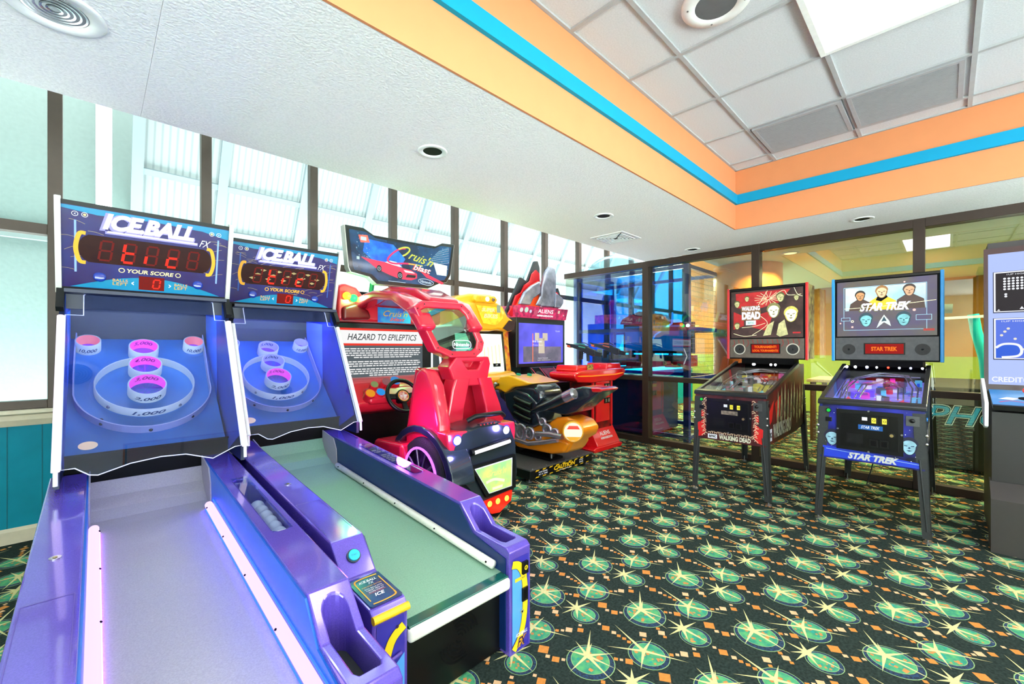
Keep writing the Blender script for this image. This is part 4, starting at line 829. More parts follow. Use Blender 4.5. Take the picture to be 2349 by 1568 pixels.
b=MB(o); p=C.p(-sw+.17,.17,0); b.cyl(C.p(-sw+.17,.17,.0),C.p(-sw+.17,.17,.004),.035,blackm,24); b.cyl(C.p(-sw+.17,.17,.003),C.p(-sw+.17,.17,.045),.005,brass,10); b.sph(C.p(-sw+.17,.17,.055),.020,mat('red_ball_top','#e8281e',.15,coat=.8),18); b.build('joystick',T)
b=MB(o); b.cyl(C.p(-sw+.30,.25,0),C.p(-sw+.30,.25,.014),.022,hwh,20); b.build('button',T)
b=MB(o); b.prism([(3.97,.78),(3.95,.93),(4.38,1.06),(4.45,1.02),(4.05,.76)],'y',y1,y1+.018,mat('white_side_panel','#e8e8ec',.35)); b.build('side_wing',T,.004)
# ---------------- racing cabinet ----------------
redP=mat('red_moulded','#e02438',.28,coat=.5,nz=(4,.05)); redM=mat('magenta_red_moulded','#d6203c',.22,coat=.8,nz=(4,.05)); dred=mat('dark_red','#7a1018',.35)
o=(2.0,3.0,0); T=thing('racing_cabinet','red racing arcade cabinet with steering wheel, warning screen and a lit tilted marquee','arcade cabinet',o)
b=MB(o); b.box(1.50,2.50,3.62,4.18,.0,.80,black); b.box(1.46,2.54,3.87,4.18,.80,1.80,blackm); b.box(1.78,2.26,2.75,3.7,.02,.10,black); b.build('cabinet_body',T,.006)
b=MB(o); b.box(1.47,2.53,3.80,3.89,.83,1.50,mat('bezel_black','#0b0b0e',.25)); b.build('screen_bezel',T,.006)
Sx=Fr((1.99,3.799,1.16),(1,0,0),(0,0,1)); b=MB(o); scw=glow('racing_screen_grey','#5c666c',.95); scW=glow('racing_screen_white','#f4f4f4',1.05); scR=glow('racing_screen_red','#f03a2a',1.0)
b.rect(Sx,-.43,.43,-.26,.29,scw,.001); b.rect(Sx,-.43,.43,.15,.27,scW,.002); b.rect(Sx,-.43,.43,.27,.29,scR,.002); b.rect(Sx,-.43,.43,.13,.15,scR,.002); b.rect(Sx,-.43,.43,-.26,-.19,scR,.002)
b.text(Sx,'HAZARD TO EPILEPTICS',-.0,.21,.72,.06,mat('screen_ink','#303840',.5),.003,.01,.3)
rq=random.Random(2)
for k,(y,w) in enumerate([(.10,.8),(.08,.78),(.06,.8),(.04,.76),(.02,.6),(-.02,.78),(-.04,.8),(-.06,.76),(-.09,.8),(-.11,.78),(-.13,.72),(-.15,.3)]):
    x=-w/2
    while x<w/2:
        l=rq.uniform(.02,.06); b.rect(Sx,x,min(x+l,w/2),y-.005,y+.005,scW,.003); x+=l+.008
b.text(Sx,'INSERT COINS TO PLAY',0,-.215,.28,.014,scW,.003,.02); b.text(Sx,'PRESS START',0,-.24,.26,.012,scW,.003,.02); b.build('screen',T)
# dashboard
b=MB(o); b.prism([(3.42,.73),(3.38,.80),(3.50,.93),(3.62,1.0),(3.78,1.0),(3.78,.70),(3.6,.68)],'x',1.53,2.47,redP); b.prism([(3.36,.78),(3.34,.84),(3.44,.93),(3.52,.9)],'x',1.62,2.38,redP); b.build('dashboard',T,.03,4,True)
Dd=Fr((1.97,3.405,.905),(1,0,0),(0,.72,.69)); b=MB(o)
for x,y,r,cc in((-.33,-.04,.038,'#ffa31e'),(-.235,-.035,.036,'#2a9cff'),(-.26,.055,.032,'#8a9a60'),(.26,-.04,.038,'#30d040'),(.36,-.03,.036,'#ffa31e'),(.18,.06,.03,'#c04050'),(-.05,.085,.045,'#3a8ae0'),(-.14,.075,.04,'#9a5060')):
    b.cyl(Dd.p(x,y,-.06),Dd.p(x,y,.014),r*1.15,redP,22); b.cyl(Dd.p(x,y,.0),Dd.p(x,y,.022),r,glow('dash_'+cc[1:],cc,.8),22)
b.build('dash_buttons',T)
wc=Vector((1.90,3.28,.855)); wn=Vector((0,-.86,.5)).normalized(); wf=Fr(wc,(1,0,0),(0,.5,.86)); b=MB(o)
b.tube([wf.p(.148*math.cos(a),.148*math.sin(a)) for a in [2*PI*k/36 for k in range(36)]],.017,black,12,True)
for a in(PI*.03,PI*.97,-PI/2): b.fprism(wf,[(.03*math.cos(a-.7),.03*math.sin(a-.7)),(.14*math.cos(a-.16),.14*math.sin(a-.16)),(.14*math.cos(a+.16),.14*math.sin(a+.16)),(.03*math.cos(a+.7),.03*math.sin(a+.7))],-.03,-.012,black)
b.cyl(wf.p(0,0,-.10),wf.p(0,0,-.03),.03,black,16,.05); b.cyl(wf.p(0,0,-.03),wf.p(0,0,.0),.062,black,26); sw1=b.build('steering_wheel',T)
b=MB(o); b.disc(wf,0,0,.05,mat('hub_decal','#c84040',.3,nz=(40,0),c2='#e8e0c8'),.001,24); b.ring(wf,0,0,.044,.050,hyel,.0015,24); b.text(wf,'CRUISIN',0,0,.07,.016,hwh,.002,.03,.3); b.build('hub_badge',sw1)
# shroud above the screen
b=MB(o); sh=[(1.47,1.50),(1.47,1.80),(1.53,1.83),(1.64,1.80),(1.72,1.71),(1.85,1.665),(2.15,1.665),(2.28,1.71),(2.36,1.80),(2.47,1.83),(2.53,1.80),(2.53,1.50)]
b.prism(sh,'y',3.62,4.1,redP); b.prism([(1.50,1.50),(1.50,1.62),(1.62,1.66),(1.74,1.60),(1.76,1.52)],'y',3.58,3.64,dred); b.prism([(2.24,1.52),(2.26,1.60),(2.38,1.66),(2.50,1.62),(2.50,1.50)],'y',3.58,3.64,dred); b.build('headlight_shroud',T,.03,4,True)
b=MB(o)
for x,z,cc in((1.60,1.70,'#20ff50'),(1.54,1.715,'#ffb020'),(2.40,1.70,'#20ff50'),(2.46,1.715,'#ffb020')): b.sph((x,3.60,z),.034,glow('lamp_'+cc[1:],cc,5),14)
b.build('headlight',T)
for x in(1.60,2.40): lamp('headlight_glow','POINT',(x,3.5,1.70),6,(.1,1,.25),.03)
Fp=Fr((2.0,3.615,1.575),(1,0,0),(0,.0,1)); b=MB(o); b.rect(Fp,-.17,.17,-.075,.065,mat('decal_bright_blue','#2a6ae0',.3,nz=(12,0),c2='#20b0e8'),.002); b.text(Fp,"Cruis'n",.01,.012,.25,.055,yel,.003,.0,.4); b.text(Fp,'blast',.03,-.04,.16,.035,mat('blast_red','#f05040',.3),.003,.02,.4)
b.rect(Fp,-.02,.06,.075,.105,mat('sticker_dark','#503030',.5),.002); b.rect(Fp,.09,.125,.07,.105,mat('sticker_orange','#f08030',.5),.002); b.build('shroud_decal',T)
# marquee
MP=[(1.441,2.275),(1.6,2.277),(1.692,2.233),(2.331,2.242),(2.41,2.286),(2.553,2.295),(2.505,1.98),(2.459,1.907),(2.373,1.888),(2.244,1.825),(1.72,1.815),(1.655,1.869),(1.493,1.893),(1.475,1.93)]
b=MB(o); b.prism(MP,'y',3.425,3.50,mat('marquee_edge','#b8b4ac',.35,.3)); b.build('marquee_case',T,.006)
M_=Fr((2.0,3.424,2.05),(1,0,0),(0,0,1)); cxm,cym=2.0,2.05
sc=lambda k,pts:[((x-cxm)*k,(z-cym)*(k if k>.99 else k-.0)) for x,z in pts]
b=MB(o); b.poly(M_,sc(.985,MP),mat('marquee_black','#101418',.2,coat=.6),.002); b.poly(M_,[((x-cxm)*.93,(z-cym)*.86) for x,z in MP],mat('marquee_night','#14406a',.2,e='#0f3a60',es=.5,nz=(6,0),c2='#08121e',coat=.6),.003)
b.poly(M_,[(-.38,.14),(-.12,.13),(.0,.02),(-.05,-.06),(-.32,-.03),(-.40,.03)],mat('marquee_bright_blue','#1f62d8',.2,e='#2a6ae8',es=.8,nz=(14,0),c2='#0d2c80'),.0035)
rq=random.Random(9); wl=glow('marquee_light','#d8f0ff',1.1); ml=glow('marquee_cyan','#50c8f0',.9)
for k in range(90):
    x=rq.uniform(-.47,-.34) if k<50 else rq.uniform(.1,.48); y=rq.uniform(-.02,.18); w=rq.uniform(.002,.008); b.rect(M_,x,x+w,y,y+w*.7,wl if k%2 else ml,.004)
for k in range(14): y=.02+.012*k; b.stroke(M_,[(.2+.012*k,y-.03),(.48,y+.03)],.0025,ml if k%2 else wl,.004,2)
b.poly(M_,[(-.44,.16),(-.36,.17),(-.34,.11),(-.42,.10)],mat('marquee_sign_red','#e05040',.3,e='#e86050',es=.8),.0045); b.rect(M_,-.42,-.37,.12,.15,wl,.005)
cr=mat('marquee_car_red','#e02840',.3,e='#e83050',es=.75,nz=(8,.3)); dk=mat('marquee_dark','#101820',.3)
b.poly(M_,[(-.42,-.02),(-.30,-.03),(-.20,-.035),(-.12,-.045),(-.04,-.065),(.06,-.075),(.12,-.10),(.12,-.14),(.06,-.165),(-.06,-.165),(-.16,-.14),(-.28,-.10),(-.34,-.06)],cr,.005)
b.poly(M_,[(-.20,-.036),(-.15,-.015),(-.09,-.02),(-.03,-.06),(-.12,-.05)],mat('marquee_windshield','#a8d0d8',.2,e='#a8d0d8',es=.6),.0055)
b.poly(M_,[(.02,-.115),(.11,-.115),(.10,-.14),(.0,-.145)],dk,.006); b.poly(M_,[(-.02,-.08),(.07,-.085),(.10,-.10),(.0,-.10)],glow('marquee_hot','#fff0f4',1.2),.006)
for x,y,r in((-.055,-.135,.036),(-.255,-.10,.032)): b.disc(M_,x,y,r*.75,dk,.0065,24,r); b.ring(M_,x,y,r*.4,r*.5,wl,.007,20); b.disc(M_,x,y,r*.12,wl,.007,8)
b.poly(M_,[(.30,.03),(.46,.02),(.45,-.08),(.34,-.08)],mat('marquee_pale_sign','#d0e8dc',.3,e='#d0e8dc',es=.8),.0045); b.poly(M_,[(.14,-.06),(.42,-.15),(.40,-.17),(.22,-.12)],cr,.0046)
cp=glow('script_pink','#ff4a80',1.0); cyw=glow('script_yellow','#e8f060',1.05)
b.stroke(M_,[(.0,.115),(-.06,.10),(-.13,.05),(-.175,-.005),(-.16,-.03),(-.10,-.035),(0,-.02),(.10,-.018)],.016,cp,.0075); b.stroke(M_,[(-.07,.098),(-.02,.12),(.03,.125),(.04,.10),(.0,.06),(-.03,.045)],.015,cyw,.0078); b.stroke(M_,[(.03,-.019),(.10,-.018),(.18,-.02)],.010,cyw,.0078)
b.text(M_,"ruis'n",.165,.045,.27,.085,cyw,.008,.01,.55,-.18); b.text(M_,'blast',.17,-.05,.20,.062,mat('blast_shadow','#d04030',.3),.0078,.03,.35,-.12); b.text(M_,'blast',.175,-.048,.19,.055,glow('letter_glow2','#fff4f4',1.15),.0085,.02,.35,-.12)
b.text(M_,'Nintendo',.215,-.165,.12,.026,wl,.0085,.02,0,-.06)
rp=[(.215+.082*math.cos(a)*(1 if abs(math.cos(a))<.7 else 1),-.165+.027*math.sin(a)-.06*.082*math.cos(a)) for a in [2*PI*k/28 for k in range(29)]]; b.stroke(M_,rp,.005,wl,.0085,2)
b.rect(M_,-.17,.0,-.197,-.193,wl,.0085); b.rect(M_,-.455,-.43,-.045,-.02,mat('marquee_grey','#a8b8b8',.4),.005)
b.build('marquee_panel',T)
b=MB(o); 
for x in(1.80,2.22): b.tube([(x,3.72,1.66),(x,3.66,1.85),(x,3.50,2.0)],.022,mat('green_bracket','#1c7a58',.4),8)
b.build('marquee_bracket',T)
# canopy arch, window head, legs, seat
b=MB(o); side=[(3.62,1.70),(3.60,1.80),(3.3,1.845),(2.95,1.80),(2.74,1.72),(2.60,1.62),(2.66,1.53),(2.80,1.60),(3.0,1.68),(3.3,1.72)]
b.prism([(3.75,1.62),(3.75,1.76),(3.35,1.80),(2.95,1.745),(2.72,1.65),(2.70,1.58),(2.86,1.61),(3.1,1.67),(3.4,1.69)],'x',1.80,2.08,redM)
for x0,x1 in((1.62,1.76),(2.08,2.20)): b.prism([(3.70,1.60),(3.70,1.71),(3.3,1.745),(2.95,1.70),(2.72,1.62),(2.55,1.42),(2.62,1.38),(2.76,1.52),(3.0,1.63),(3.3,1.67)],'x',x0,x1,redM)
b.build('canopy_arch',T,.03,4,True)
Hd=Fr((1.90,2.66,1.405),(1,0,0),(0,.10,.99))
ho=[(-.30,.15),(-.23,.20),(.14,.205),(.21,.15),(.335,-.10),(.31,-.17),(.24,-.215),(.0,-.215),(-.14,-.16)]
hi=[(-.235,.13),(-.19,.15),(.11,.155),(.165,.115),(.265,-.09),(.245,-.14),(.20,-.165),(.02,-.165),(-.09,-.125)]
b=MB(o); n=len(ho)
fr_=[Hd.p(x,y,.055) for x,y in ho]+[Hd.p(x,y,.045) for x,y in hi]+[Hd.p(x,y,-.055) for x,y in ho]+[Hd.p(x,y,-.055) for x,y in hi]
fs=[]
for k in range(n):
    j=(k+1)%n; fs+=[(j,k,n+k,n+j),(k,j,2*n+j,2*n+k),(n+j,n+k,3*n+k,3*n+j),(2*n+k,2*n+j,3*n+j,3*n+k)]
b.add(fr_,fs,redM); b.build('canopy_head',T,.012,3,True)
b=MB(o); b.fprism(Hd,hi,.030,.036,glass('head_window','#a8dccc',1.5,base=.22)); b.text(Hd,'Nintendo',.115,-.115,.15,.028,hwh,.037,.02,.1); b.stroke(Hd,[(.03,-.115),(.04,-.088),(.115,-.083),(.19,-.088),(.205,-.115),(.19,-.142),(.115,-.147),(.04,-.142),(.03,-.115)],.005,hwh,.037,3)
for k in range(n): b.sph(Hd.p((ho[k][0]+hi[k][0])/2,(ho[k][1]+hi[k][1])/2,.052),.005,black,8)
b.build('head_window',T)
b=MB(o); b.prism([(1.955,1.20),(2.285,1.20),(2.305,1.14),(2.28,1.03),(2.20,.97),(2.06,.97),(1.93,1.02),(1.885,1.12)],'y',2.60,2.76,redM); 
ct=MB(o); ct.prism([(2.027,1.16),(2.209,1.16),(2.17,1.10),(2.07,1.10)],'y',2.55,2.70,dred); b.build('waist',T,.015,3,True,cut=[ct])
b=MB(o)
b.loft([[Vector((x,y,z)) for x,y in((a,2.58),(c2,2.58),(c2,2.72),(a,2.72))] for a,c2,z in((1.93,2.08,1.03),(1.90,2.06,.95),(1.87,2.02,.80),(1.83,2.0,.60))],redM,sm=False); b.build('strut',T,.018,3,True)
b=MB(o)
b.loft([[Vector((x,y,z)) for x,y in((a,2.58),(c2,2.58),(c2,2.72),(a,2.72))] for a,c2,z in((2.16,2.30,1.03),(2.19,2.33,.95),(2.23,2.40,.80),(2.25,2.46,.60))],redM,sm=False); b.build('strut',T,.018,3,True)
b=MB(o); b.prism([(2.60,1.10),(2.68,1.13),(2.76,1.08),(2.84,.80),(2.90,.66),(2.90,.52),(2.60,.50),(2.44,.60),(2.44,.75),(2.52,1.0)],'x',1.69,1.80,redM); b.build('seat_side',T,.035,4,True)
b=MB(o); b.prism([(2.78,1.10),(2.88,1.12),(2.98,.75),(3.02,.60),(2.98,.50),(2.80,.5)],'x',1.76,2.34,redM); b.prism([(2.80,.42),(2.80,.56),(3.22,.54),(3.28,.44)],'x',1.60,2.40,redM); b.build('seat',T,.03,4,True)
b=MB(o); b.box(1.88,2.2,2.86,3.2,.10,.43,black); b.build('seat_post',T)
# rear pod
b=MB(o); pod=[(1.72,.60),(1.80,.69),(1.95,.72),(2.15,.72),(2.28,.68),(2.34,.55),(2.36,.30),(2.33,.17),(2.24,.06),(2.12,.03),(2.02,.08),(1.92,.20),(1.80,.34),(1.73,.46)]
R0=[Vector((x,2.37,z)) for x,z in pod]; cx_=2.06; R1=[Vector((cx_+(x-cx_)*1.04,2.48,.38+(z-.38)*1.03)) for x,z in pod]; R2=[Vector((cx_+(x-cx_)*1.0,2.80,.38+(z-.38)*.9)) for x,z in pod]; Rm=[Vector((cx_+(x-cx_)*.93,2.335,.38+(z-.38)*.93)) for x,z in pod]
b.loft([R2,R1,R0,Rm],mat('pod_gunmetal','#26303a',.28,.3,coat=.6),sm=False); b.build('rear_pod',T,.012,3,True)
Pd=Fr((2.06,2.333,.40),(1,0,0),(0,0,1)); b=MB(o)
b.fprism(Pd,[(-.20,.04),(.24,.055),(.245,-.20),(-.05,-.21)],.0,.022,black); b.fprism(Pd,[(-.165,.02),(.205,.035),(.20,-.18),(-.03,-.185)],.022,.024,mat('frame_white','#e8e8e8',.4)); b.build('screen_frame',T,.004)
b=MB(o); b.fprism(Pd,[(-.155,.012),(.195,.026),(.19,-.172),(-.025,-.177)],.024,.026,mat('rear_screen_green','#b8d860',.4,e='#b8e070',es=.85,nz=(9,0),c2='#3aa070')); b.text(Pd,"Cruis'n",.04,-.04,.20,.05,glow('yellow_text','#fff890',1.1),.0275,.01,.4); b.stroke(Pd,[(-.06,-.10),(.02,-.09),(.12,-.12)],.02,glow('soft_cream','#ffffe0',1),.0272); b.fprism(Pd,[(.0,-.165),(.1,-.163),(.1,-.145),(.0,-.147)],.0265,.028,glow('soft_cream','#ffffe0',1)); b.build('rear_screen',T)
b=MB(o); b.tube([Pd.p(-.19,.135,.012),Pd.p(.0,.155,.03),Pd.p(.19,.165,.012)],.024,black,12); b.tube([Pd.p(-.17,.137,.03),Pd.p(.0,.157,.047),Pd.p(.17,.166,.03)],.014,glow('led_bar_white','#f2f6ff',2.2),10); b.build('light_bar',T)
for k,(x,z) in enumerate(((1.765,.635),(2.225,.645))):
    b=MB(o); b.prism([(x-.09,z+.06),(x+.10,z+.055),(x+.11,z-.02),(x+.04 if k==0 else x+.09,z-.17),(x-.02 if k==0 else x+.03,z-.17),(x-.08,z-.03)],'y',2.34,2.46,redM); ob=b.build('light_housing',T,.015,3,True)
    b=MB(o); b.sph((x,2.335,z),.030,glow('round_lamp_violet','#c8c8ff',5),16,(1,.5,1)); b.ring(Fr((x,2.338,z),(1,0,0),(0,0,1)),0,0,.03,.04,glow('halo_blue','#5a50ff',1.5),.001,24); b.build('round_lamp',T)
    lamp('round_lamp_glow','POINT',(x,2.22,z),1.3,(.35,.3,1),.03)
b=MB(o); b.fprism(Pd,[(-.085,-.235),(.21,-.215),(.20,-.29),(.08,-.35),(.0,-.34)],.0,.018,mat('tail_red','#c81810',.2,e='#e82a10',es=.8,coat=.6))
for x in(-.02,.06,.15): b.sph(Pd.p(x,-.262,.02),.022,glow('tail_amber','#ffb040',3),12,(1,.4,1))
b.build('tail_light',T,.008)
b=MB(o); b.tube([(1.90,2.40,.745),(1.95,2.37,.775),(2.20,2.37,.775),(2.26,2.40,.745)],.018,black,10); b.box(1.97,2.14,2.36,2.40,.70,.72,black)
for k in range(5): b.sph((1.99+.033*k,2.355,.71),.006,mat('tiny_red_led','#c02020',.3,e='#c02020',es=.6),8)
b.build('grab_handle',T)
# fender and wheel
wx=1.70; wcn=Vector((wx,2.62,.36))
b=MB(o); fe=[]
for k in range(13):
    a=PI*(.02+.90*k/12); fe.append((2.66-.42*math.cos(a),.33+.38*math.sin(a)))
inner=[(2.66+(y-2.66)*.84,.33+(z-.33)*.86) for y,z in fe][::-1]
b.prism(fe+inner,'x',1.655,1.85,mat('fender_gunmetal','#22303c',.22,.3,coat=.8)); b.build('fender',T,.012,3,True)
b=MB(o); b.lathe((wx-.045,2.62,.345),(1,0,0),[(.20,0),(.27,.0),(.285,.03),(.285,.12),(.27,.15),(.2,.15)],mat('tyre','#141416',.8,nz=(90,.4),bump=.8),40); b.build('tyre',T)
b=MB(o); b.lathe((wx-.05,2.62,.345),(1,0,0),[(.0001,.03),(.05,.0),(.05,.05),(.20,.06),(.205,.0)],mat('rim_dark','#2a2a38',.3,.6),36)
for k in range(10): a=2*PI*k/10; b.tube([(wx-.05,2.62+.03*math.cos(a),.35+.03*math.sin(a)),(wx-.04,2.62+.195*math.cos(a),.35+.195*math.sin(a))],.009,steel,6)
b.build('rim',T)
b=MB(o); b.tube([(wx-.055,2.62+.205*math.cos(a),.35+.205*math.sin(a)) for a in [2*PI*k/32 for k in range(32)]],.009,glow('violet_ring','#b860ff',2.5),8,True); b.build('ring_light',T)
lamp('seat_led','POINT',(1.52,2.6,.75),3.0,(.75,.1,1),.05)
b=MB(o); b.tube([(2.46,3.55,.95),(2.44,3.50,1.10),(2.46,3.55,1.25)],.010,glow('white_led_arc','#f4f6ff',3),8); b.build('white_led',T)
# ---------------- motorcycle game ----------------
yp=mat('yellow_moulded','#f2a81c',.28,coat=.5,nz=(4,.05)); op=mat('orange_moulded','#f08a14',.28,coat=.5,nz=(4,.05)); dk2=mat('bike_black','#1c2632',.2,coat=.8,nz=(4,.1)); vio=mat('bike_violet','#3c3a80',.3,coat=.5)
o=(3.25,3.9,0); T=thing('motorcycle_cabinet','yellow motorcycle game cabinet with a lit yellow fairing header and pale screen','arcade cabinet',o)
b=MB(o); b.box(2.86,3.62,3.80,4.18,.0,.90,mat('cabinet_dark_violet','#2a1c48',.4,nz=(6,0),c2='#8a1830')); b.prism([(3.80,.90),(3.88,1.50),(4.18,1.5),(4.18,.9)],'x',2.80,3.60,blackm); b.prism([(3.76,.90),(3.84,1.50),(3.90,1.5),(3.84,.9)],'x',3.60,3.68,mat('side_yellow_art','#e8b81c',.3,nz=(12,0),c2='#c03018')); b.build('cabinet_body',T,.006)
Q=Fr((3.2,3.795,1.21),(1,0,0),(0,.133,1)); b=MB(o); b.rect(Q,-.39,.39,-.27,.26,mat('bezel_black','#0b0b0e',.25),.002); b.rect(Q,-.35,.355,-.24,.225,mat('bike_screen','#d8e8dc',.3,e='#d8eae4',es=.9,nz=(3,0),c2='#c8e0e8'),.003)
for k in range(5): b.rect(Q,.05+.06*k,.07+.06*k,-.14,.06+.01*k,mat('bike_screen_figure','#e8c898',.4,e='#e8c898',es=.8),.004)
b.rect(Q,.18,.30,-.17,-.13,blackm,.0045); b.text(Q,'1P',.24,-.15,.03,.02,hwh,.005); b.build('screen',T)
hp=[(2.718,1.752),(2.80,1.83),(2.974,1.876),(3.313,1.89),(3.36,1.815),(3.484,1.76),(3.56,1.65),(3.66,1.60),(3.70,1.52),(3.62,1.46),(3.40,1.48),(3.28,1.46),(3.12,1.46),(2.95,1.50),(2.74,1.50)]
b=MB(o); b.prism(hp,'y',3.70,4.05,yp); hdr=b.build('header_fairing',T,.035,4,True)
Q=Fr((3.1,3.695,1.68),(1,0,0),(0,0,1)); b=MB(o)
b.prism([(2.98,1.80),(3.02,1.86),(3.30,1.865),(3.34,1.82),(3.30,1.78),(3.02,1.775)],'y',3.64,3.72,yp); b.build('lamp_hood',hdr,.02,3,True)
b=MB(o); b.sph((3.08,3.635,1.82),.022,glow('lamp_orange','#ff8a20',2.5),12,(1,.5,1)); b.sph((3.17,3.635,1.82),.028,glow('lamp_warm_white','#fff0d8',3),12,(1,.5,1)); b.sph((3.26,3.635,1.82),.022,mat('lamp_off','#6a4838',.2,coat=.8),12,(1,.5,1)); b.build('header_lamp',hdr)
ya=mat('fairing_art_lit','#ffc030',.3,e='#ffb020',es=.8,nz=(16,0),c2='#c86a10'); b=MB(o); b.poly(Q,[(-.05,.07),(.33,.06),(.36,-.06),(.25,-.15),(.05,-.13)],ya,.008); b.text(Q,'SUPER',.13,.025,.20,.045,glow('warm_letter','#fff2b0',1.1),.009,.04,.2); b.text(Q,'BIKES',.17,-.045,.22,.05,glow('warm_letter','#fff2b0',1.1),.009,.04,.2); b.rect(Q,.26,.32,.0,.09,mat('label_grey','#8a9080',.5),.009)
b.build('header_art',hdr)
Q2=Fr((3.58,3.694,1.55),(1,0,0),(0,0,1)); b=MB(o); b.poly(Q2,[(-.12,-.05),(-.02,.05),(.09,.04),(.07,-.06),(-.04,-.085)],mat('vent_dark','#3a1810',.6,nz=(200,.5)),.006); b.build('speaker_vent',hdr)
b=MB(o); b.prism([(3.60,.82),(3.58,.92),(3.66,.985),(3.80,.99),(3.80,.78),(3.68,.74)],'x',2.74,3.64,yp); b.build('dash',T,.04,4,True)
# bike on its base
o=(3.38,2.7,0); T=thing('motorcycle_ride','black and orange ride-on motorcycle tilted up on a low base with yellow caution decal','ride',o)
b=MB(o); b.box(2.89,3.88,2.71,3.68,.035,.115,black); b.build('base_box',T,.004)
b=MB(o); b.box(2.885,3.885,2.705,3.69,.115,.128,mat('deck_metal','#6e6c70',.4,.6,nz=(160,.25))); 
for k in range(10): b.sph((2.93+.1*k,2.72,.128),.006,steel,8)
b.build('deck',T,.003)
for x,y in((2.93,2.76),(3.84,2.76),(2.93,3.62),(3.84,3.62)): b=MB(o); b.cyl((x,y,0),(x,y,.012),.028,steel,16); b.cyl((x,y,.01),(x,y,.04),.008,steel,8); b.build('foot',T)
Q=Fr((3.38,2.709,.075),(1,0,0),(0,0,1)); b=MB(o); b.rect(Q,-.42,.40,-.036,.036,blackm,.001)
for k in range(9):
    x=-.42+.1*k; b.poly(Q,[(x,.022),(x+.045,.026),(x+.06,.036),(x+.01,.036)],yel,.002); b.poly(Q,[(x,-.036),(x+.05,-.036),(x+.055,-.027),(x+.01,-.027)],yel,.002)
b.text(Q,'CAUTION',.02,.004,.34,.042,yel,.0025,.05,.1); b.text(Q,'ONE RIDER',-.31,.010,.13,.013,hwh,.0025,.03); b.text(Q,'AT A TIME',-.31,-.012,.13,.013,hwh,.0025,.03); b.text(Q,'STAY',.30,.012,.07,.014,hwh,.0025,.03); b.text(Q,'BACK',.30,-.010,.07,.014,hwh,.0025,.03); b.text(Q,'WATCH YOUR STEP',.03,-.027,.2,.009,hwh,.003,.02)
b.build('caution_decal',T)
b=MB(o); b.cyl((3.36,2.85,.12),(3.36,2.85,.30),.035,blackm,14); b.cyl((3.36,3.3,.12),(3.36,3.3,.28),.05,blackm,14); b.box(3.26,3.46,2.78,3.4,.128,.15,blackm); b.cyl((3.30,2.80,.13),(3.30,2.80,.19),.012,steel,10); b.build('pivot',T)
bk=[(3.45,.85),(3.30,.90),(3.046,.90),(2.93,.895),(2.85,.84),(2.82,.76),(2.72,.74),(2.62,.80),(2.53,.875),(2.40,.905),(2.20,.90),(2.17,.875),(2.29,.797),(2.46,.655),(2.60,.60),(2.76,.58),(2.80,.50),(2.95,.45),(3.131,.451),(3.25,.50),(3.36,.62)]
b=MB(o)
b.prism([(3.55,.80),(3.40,.88),(3.30,.90),(3.046,.90),(2.93,.895),(2.85,.84),(2.84,.70),(3.0,.62),(3.25,.60),(3.5,.66)],'x',3.20,3.58,dk2); tk=b.build('tank',T,.07,5,True)
b=MB(o); b.prism([(2.95,.76),(2.83,.76),(2.72,.735),(2.62,.795),(2.53,.87),(2.40,.905),(2.20,.90),(2.17,.875),(2.29,.797),(2.46,.66),(2.60,.61),(2.90,.62)],'x',3.27,3.53,dk2); b.build('seat_tail',T,.05,5,True)
b=MB(o); b.prism([(3.10,.83),(2.98,.80),(2.84,.76),(2.72,.74),(2.66,.755),(2.68,.70),(3.1,.70)],'x',3.245,3.53,mat('saddle','#101418',.5)); b.build('saddle',T,.03,4,True)
b=MB(o); b.prism([(2.92,.64),(2.84,.50),(2.95,.45),(3.131,.45),(3.25,.50),(3.36,.62),(3.42,.78),(3.25,.84),(3.02,.80),(2.9,.72)],'x',3.19,3.57,dk2); sd=b.build('side_fairing',T,.035,4,True)
b=MB(o)
for z in(.70,.62,.545): b.tube([(3.178,2.96,z-.02),(3.172,3.06,z),(3.178,3.20,z+.035)],.03,black,10)
b.build('fairing_gill',sd)
b=MB(o); b.prism([(3.56,.80),(3.45,.78),(3.36,.66),(3.22,.50),(3.20,.36),(3.36,.35),(3.52,.50)],'x',3.20,3.56,vio); b.build('front_cowl',T,.02,3,True)
b=MB(o); b.tube([(3.20,3.02,.60),(3.19,2.80,.68),(3.185,2.62,.755),(3.18,2.46,.83)],[.022,.045,.05,.052],mat('exhaust_black','#161c28',.25,coat=.6),16); b.build('exhaust_pipe',T)
b=MB(o); b.tube([(3.178,2.52,.80),(3.174,2.42,.845)],[.054,.055],mat('exhaust_band','#b8a8c8',.2,.8),16); b.tube([(3.174,2.42,.845),(3.172,2.40,.852)],[.05,.03],steel,16); b.build('exhaust_tip',T)
b=MB(o); b.prism([(2.19,.865),(2.165,.89),(2.20,.905),(2.30,.90),(2.28,.86)],'x',3.26,3.54,mat('tail_lens','#b81820',.1,coat=1,e='#b81820',es=.15)); b.build('tail_lens',T,.012,3,True)
byl=[(3.32,.28),(3.293,.32),(3.21,.416),(3.027,.449),(2.787,.515),(2.69,.584),(2.565,.60),(2.43,.575),(2.36,.502),(2.40,.426),(2.485,.372),(2.53,.29),(2.565,.255),(2.711,.215),(3.003,.22),(3.223,.205)]
b=MB(o); b.prism(byl,'x',3.24,3.52,op); b.prism([(3.30,.28),(3.2,.37),(2.9,.39),(2.62,.39),(2.5,.36),(2.57,.26),(2.72,.22),(3.2,.21)],'x',3.20,3.56,op); b.build('belly_pan',T,.03,4,True)
b=MB(o)
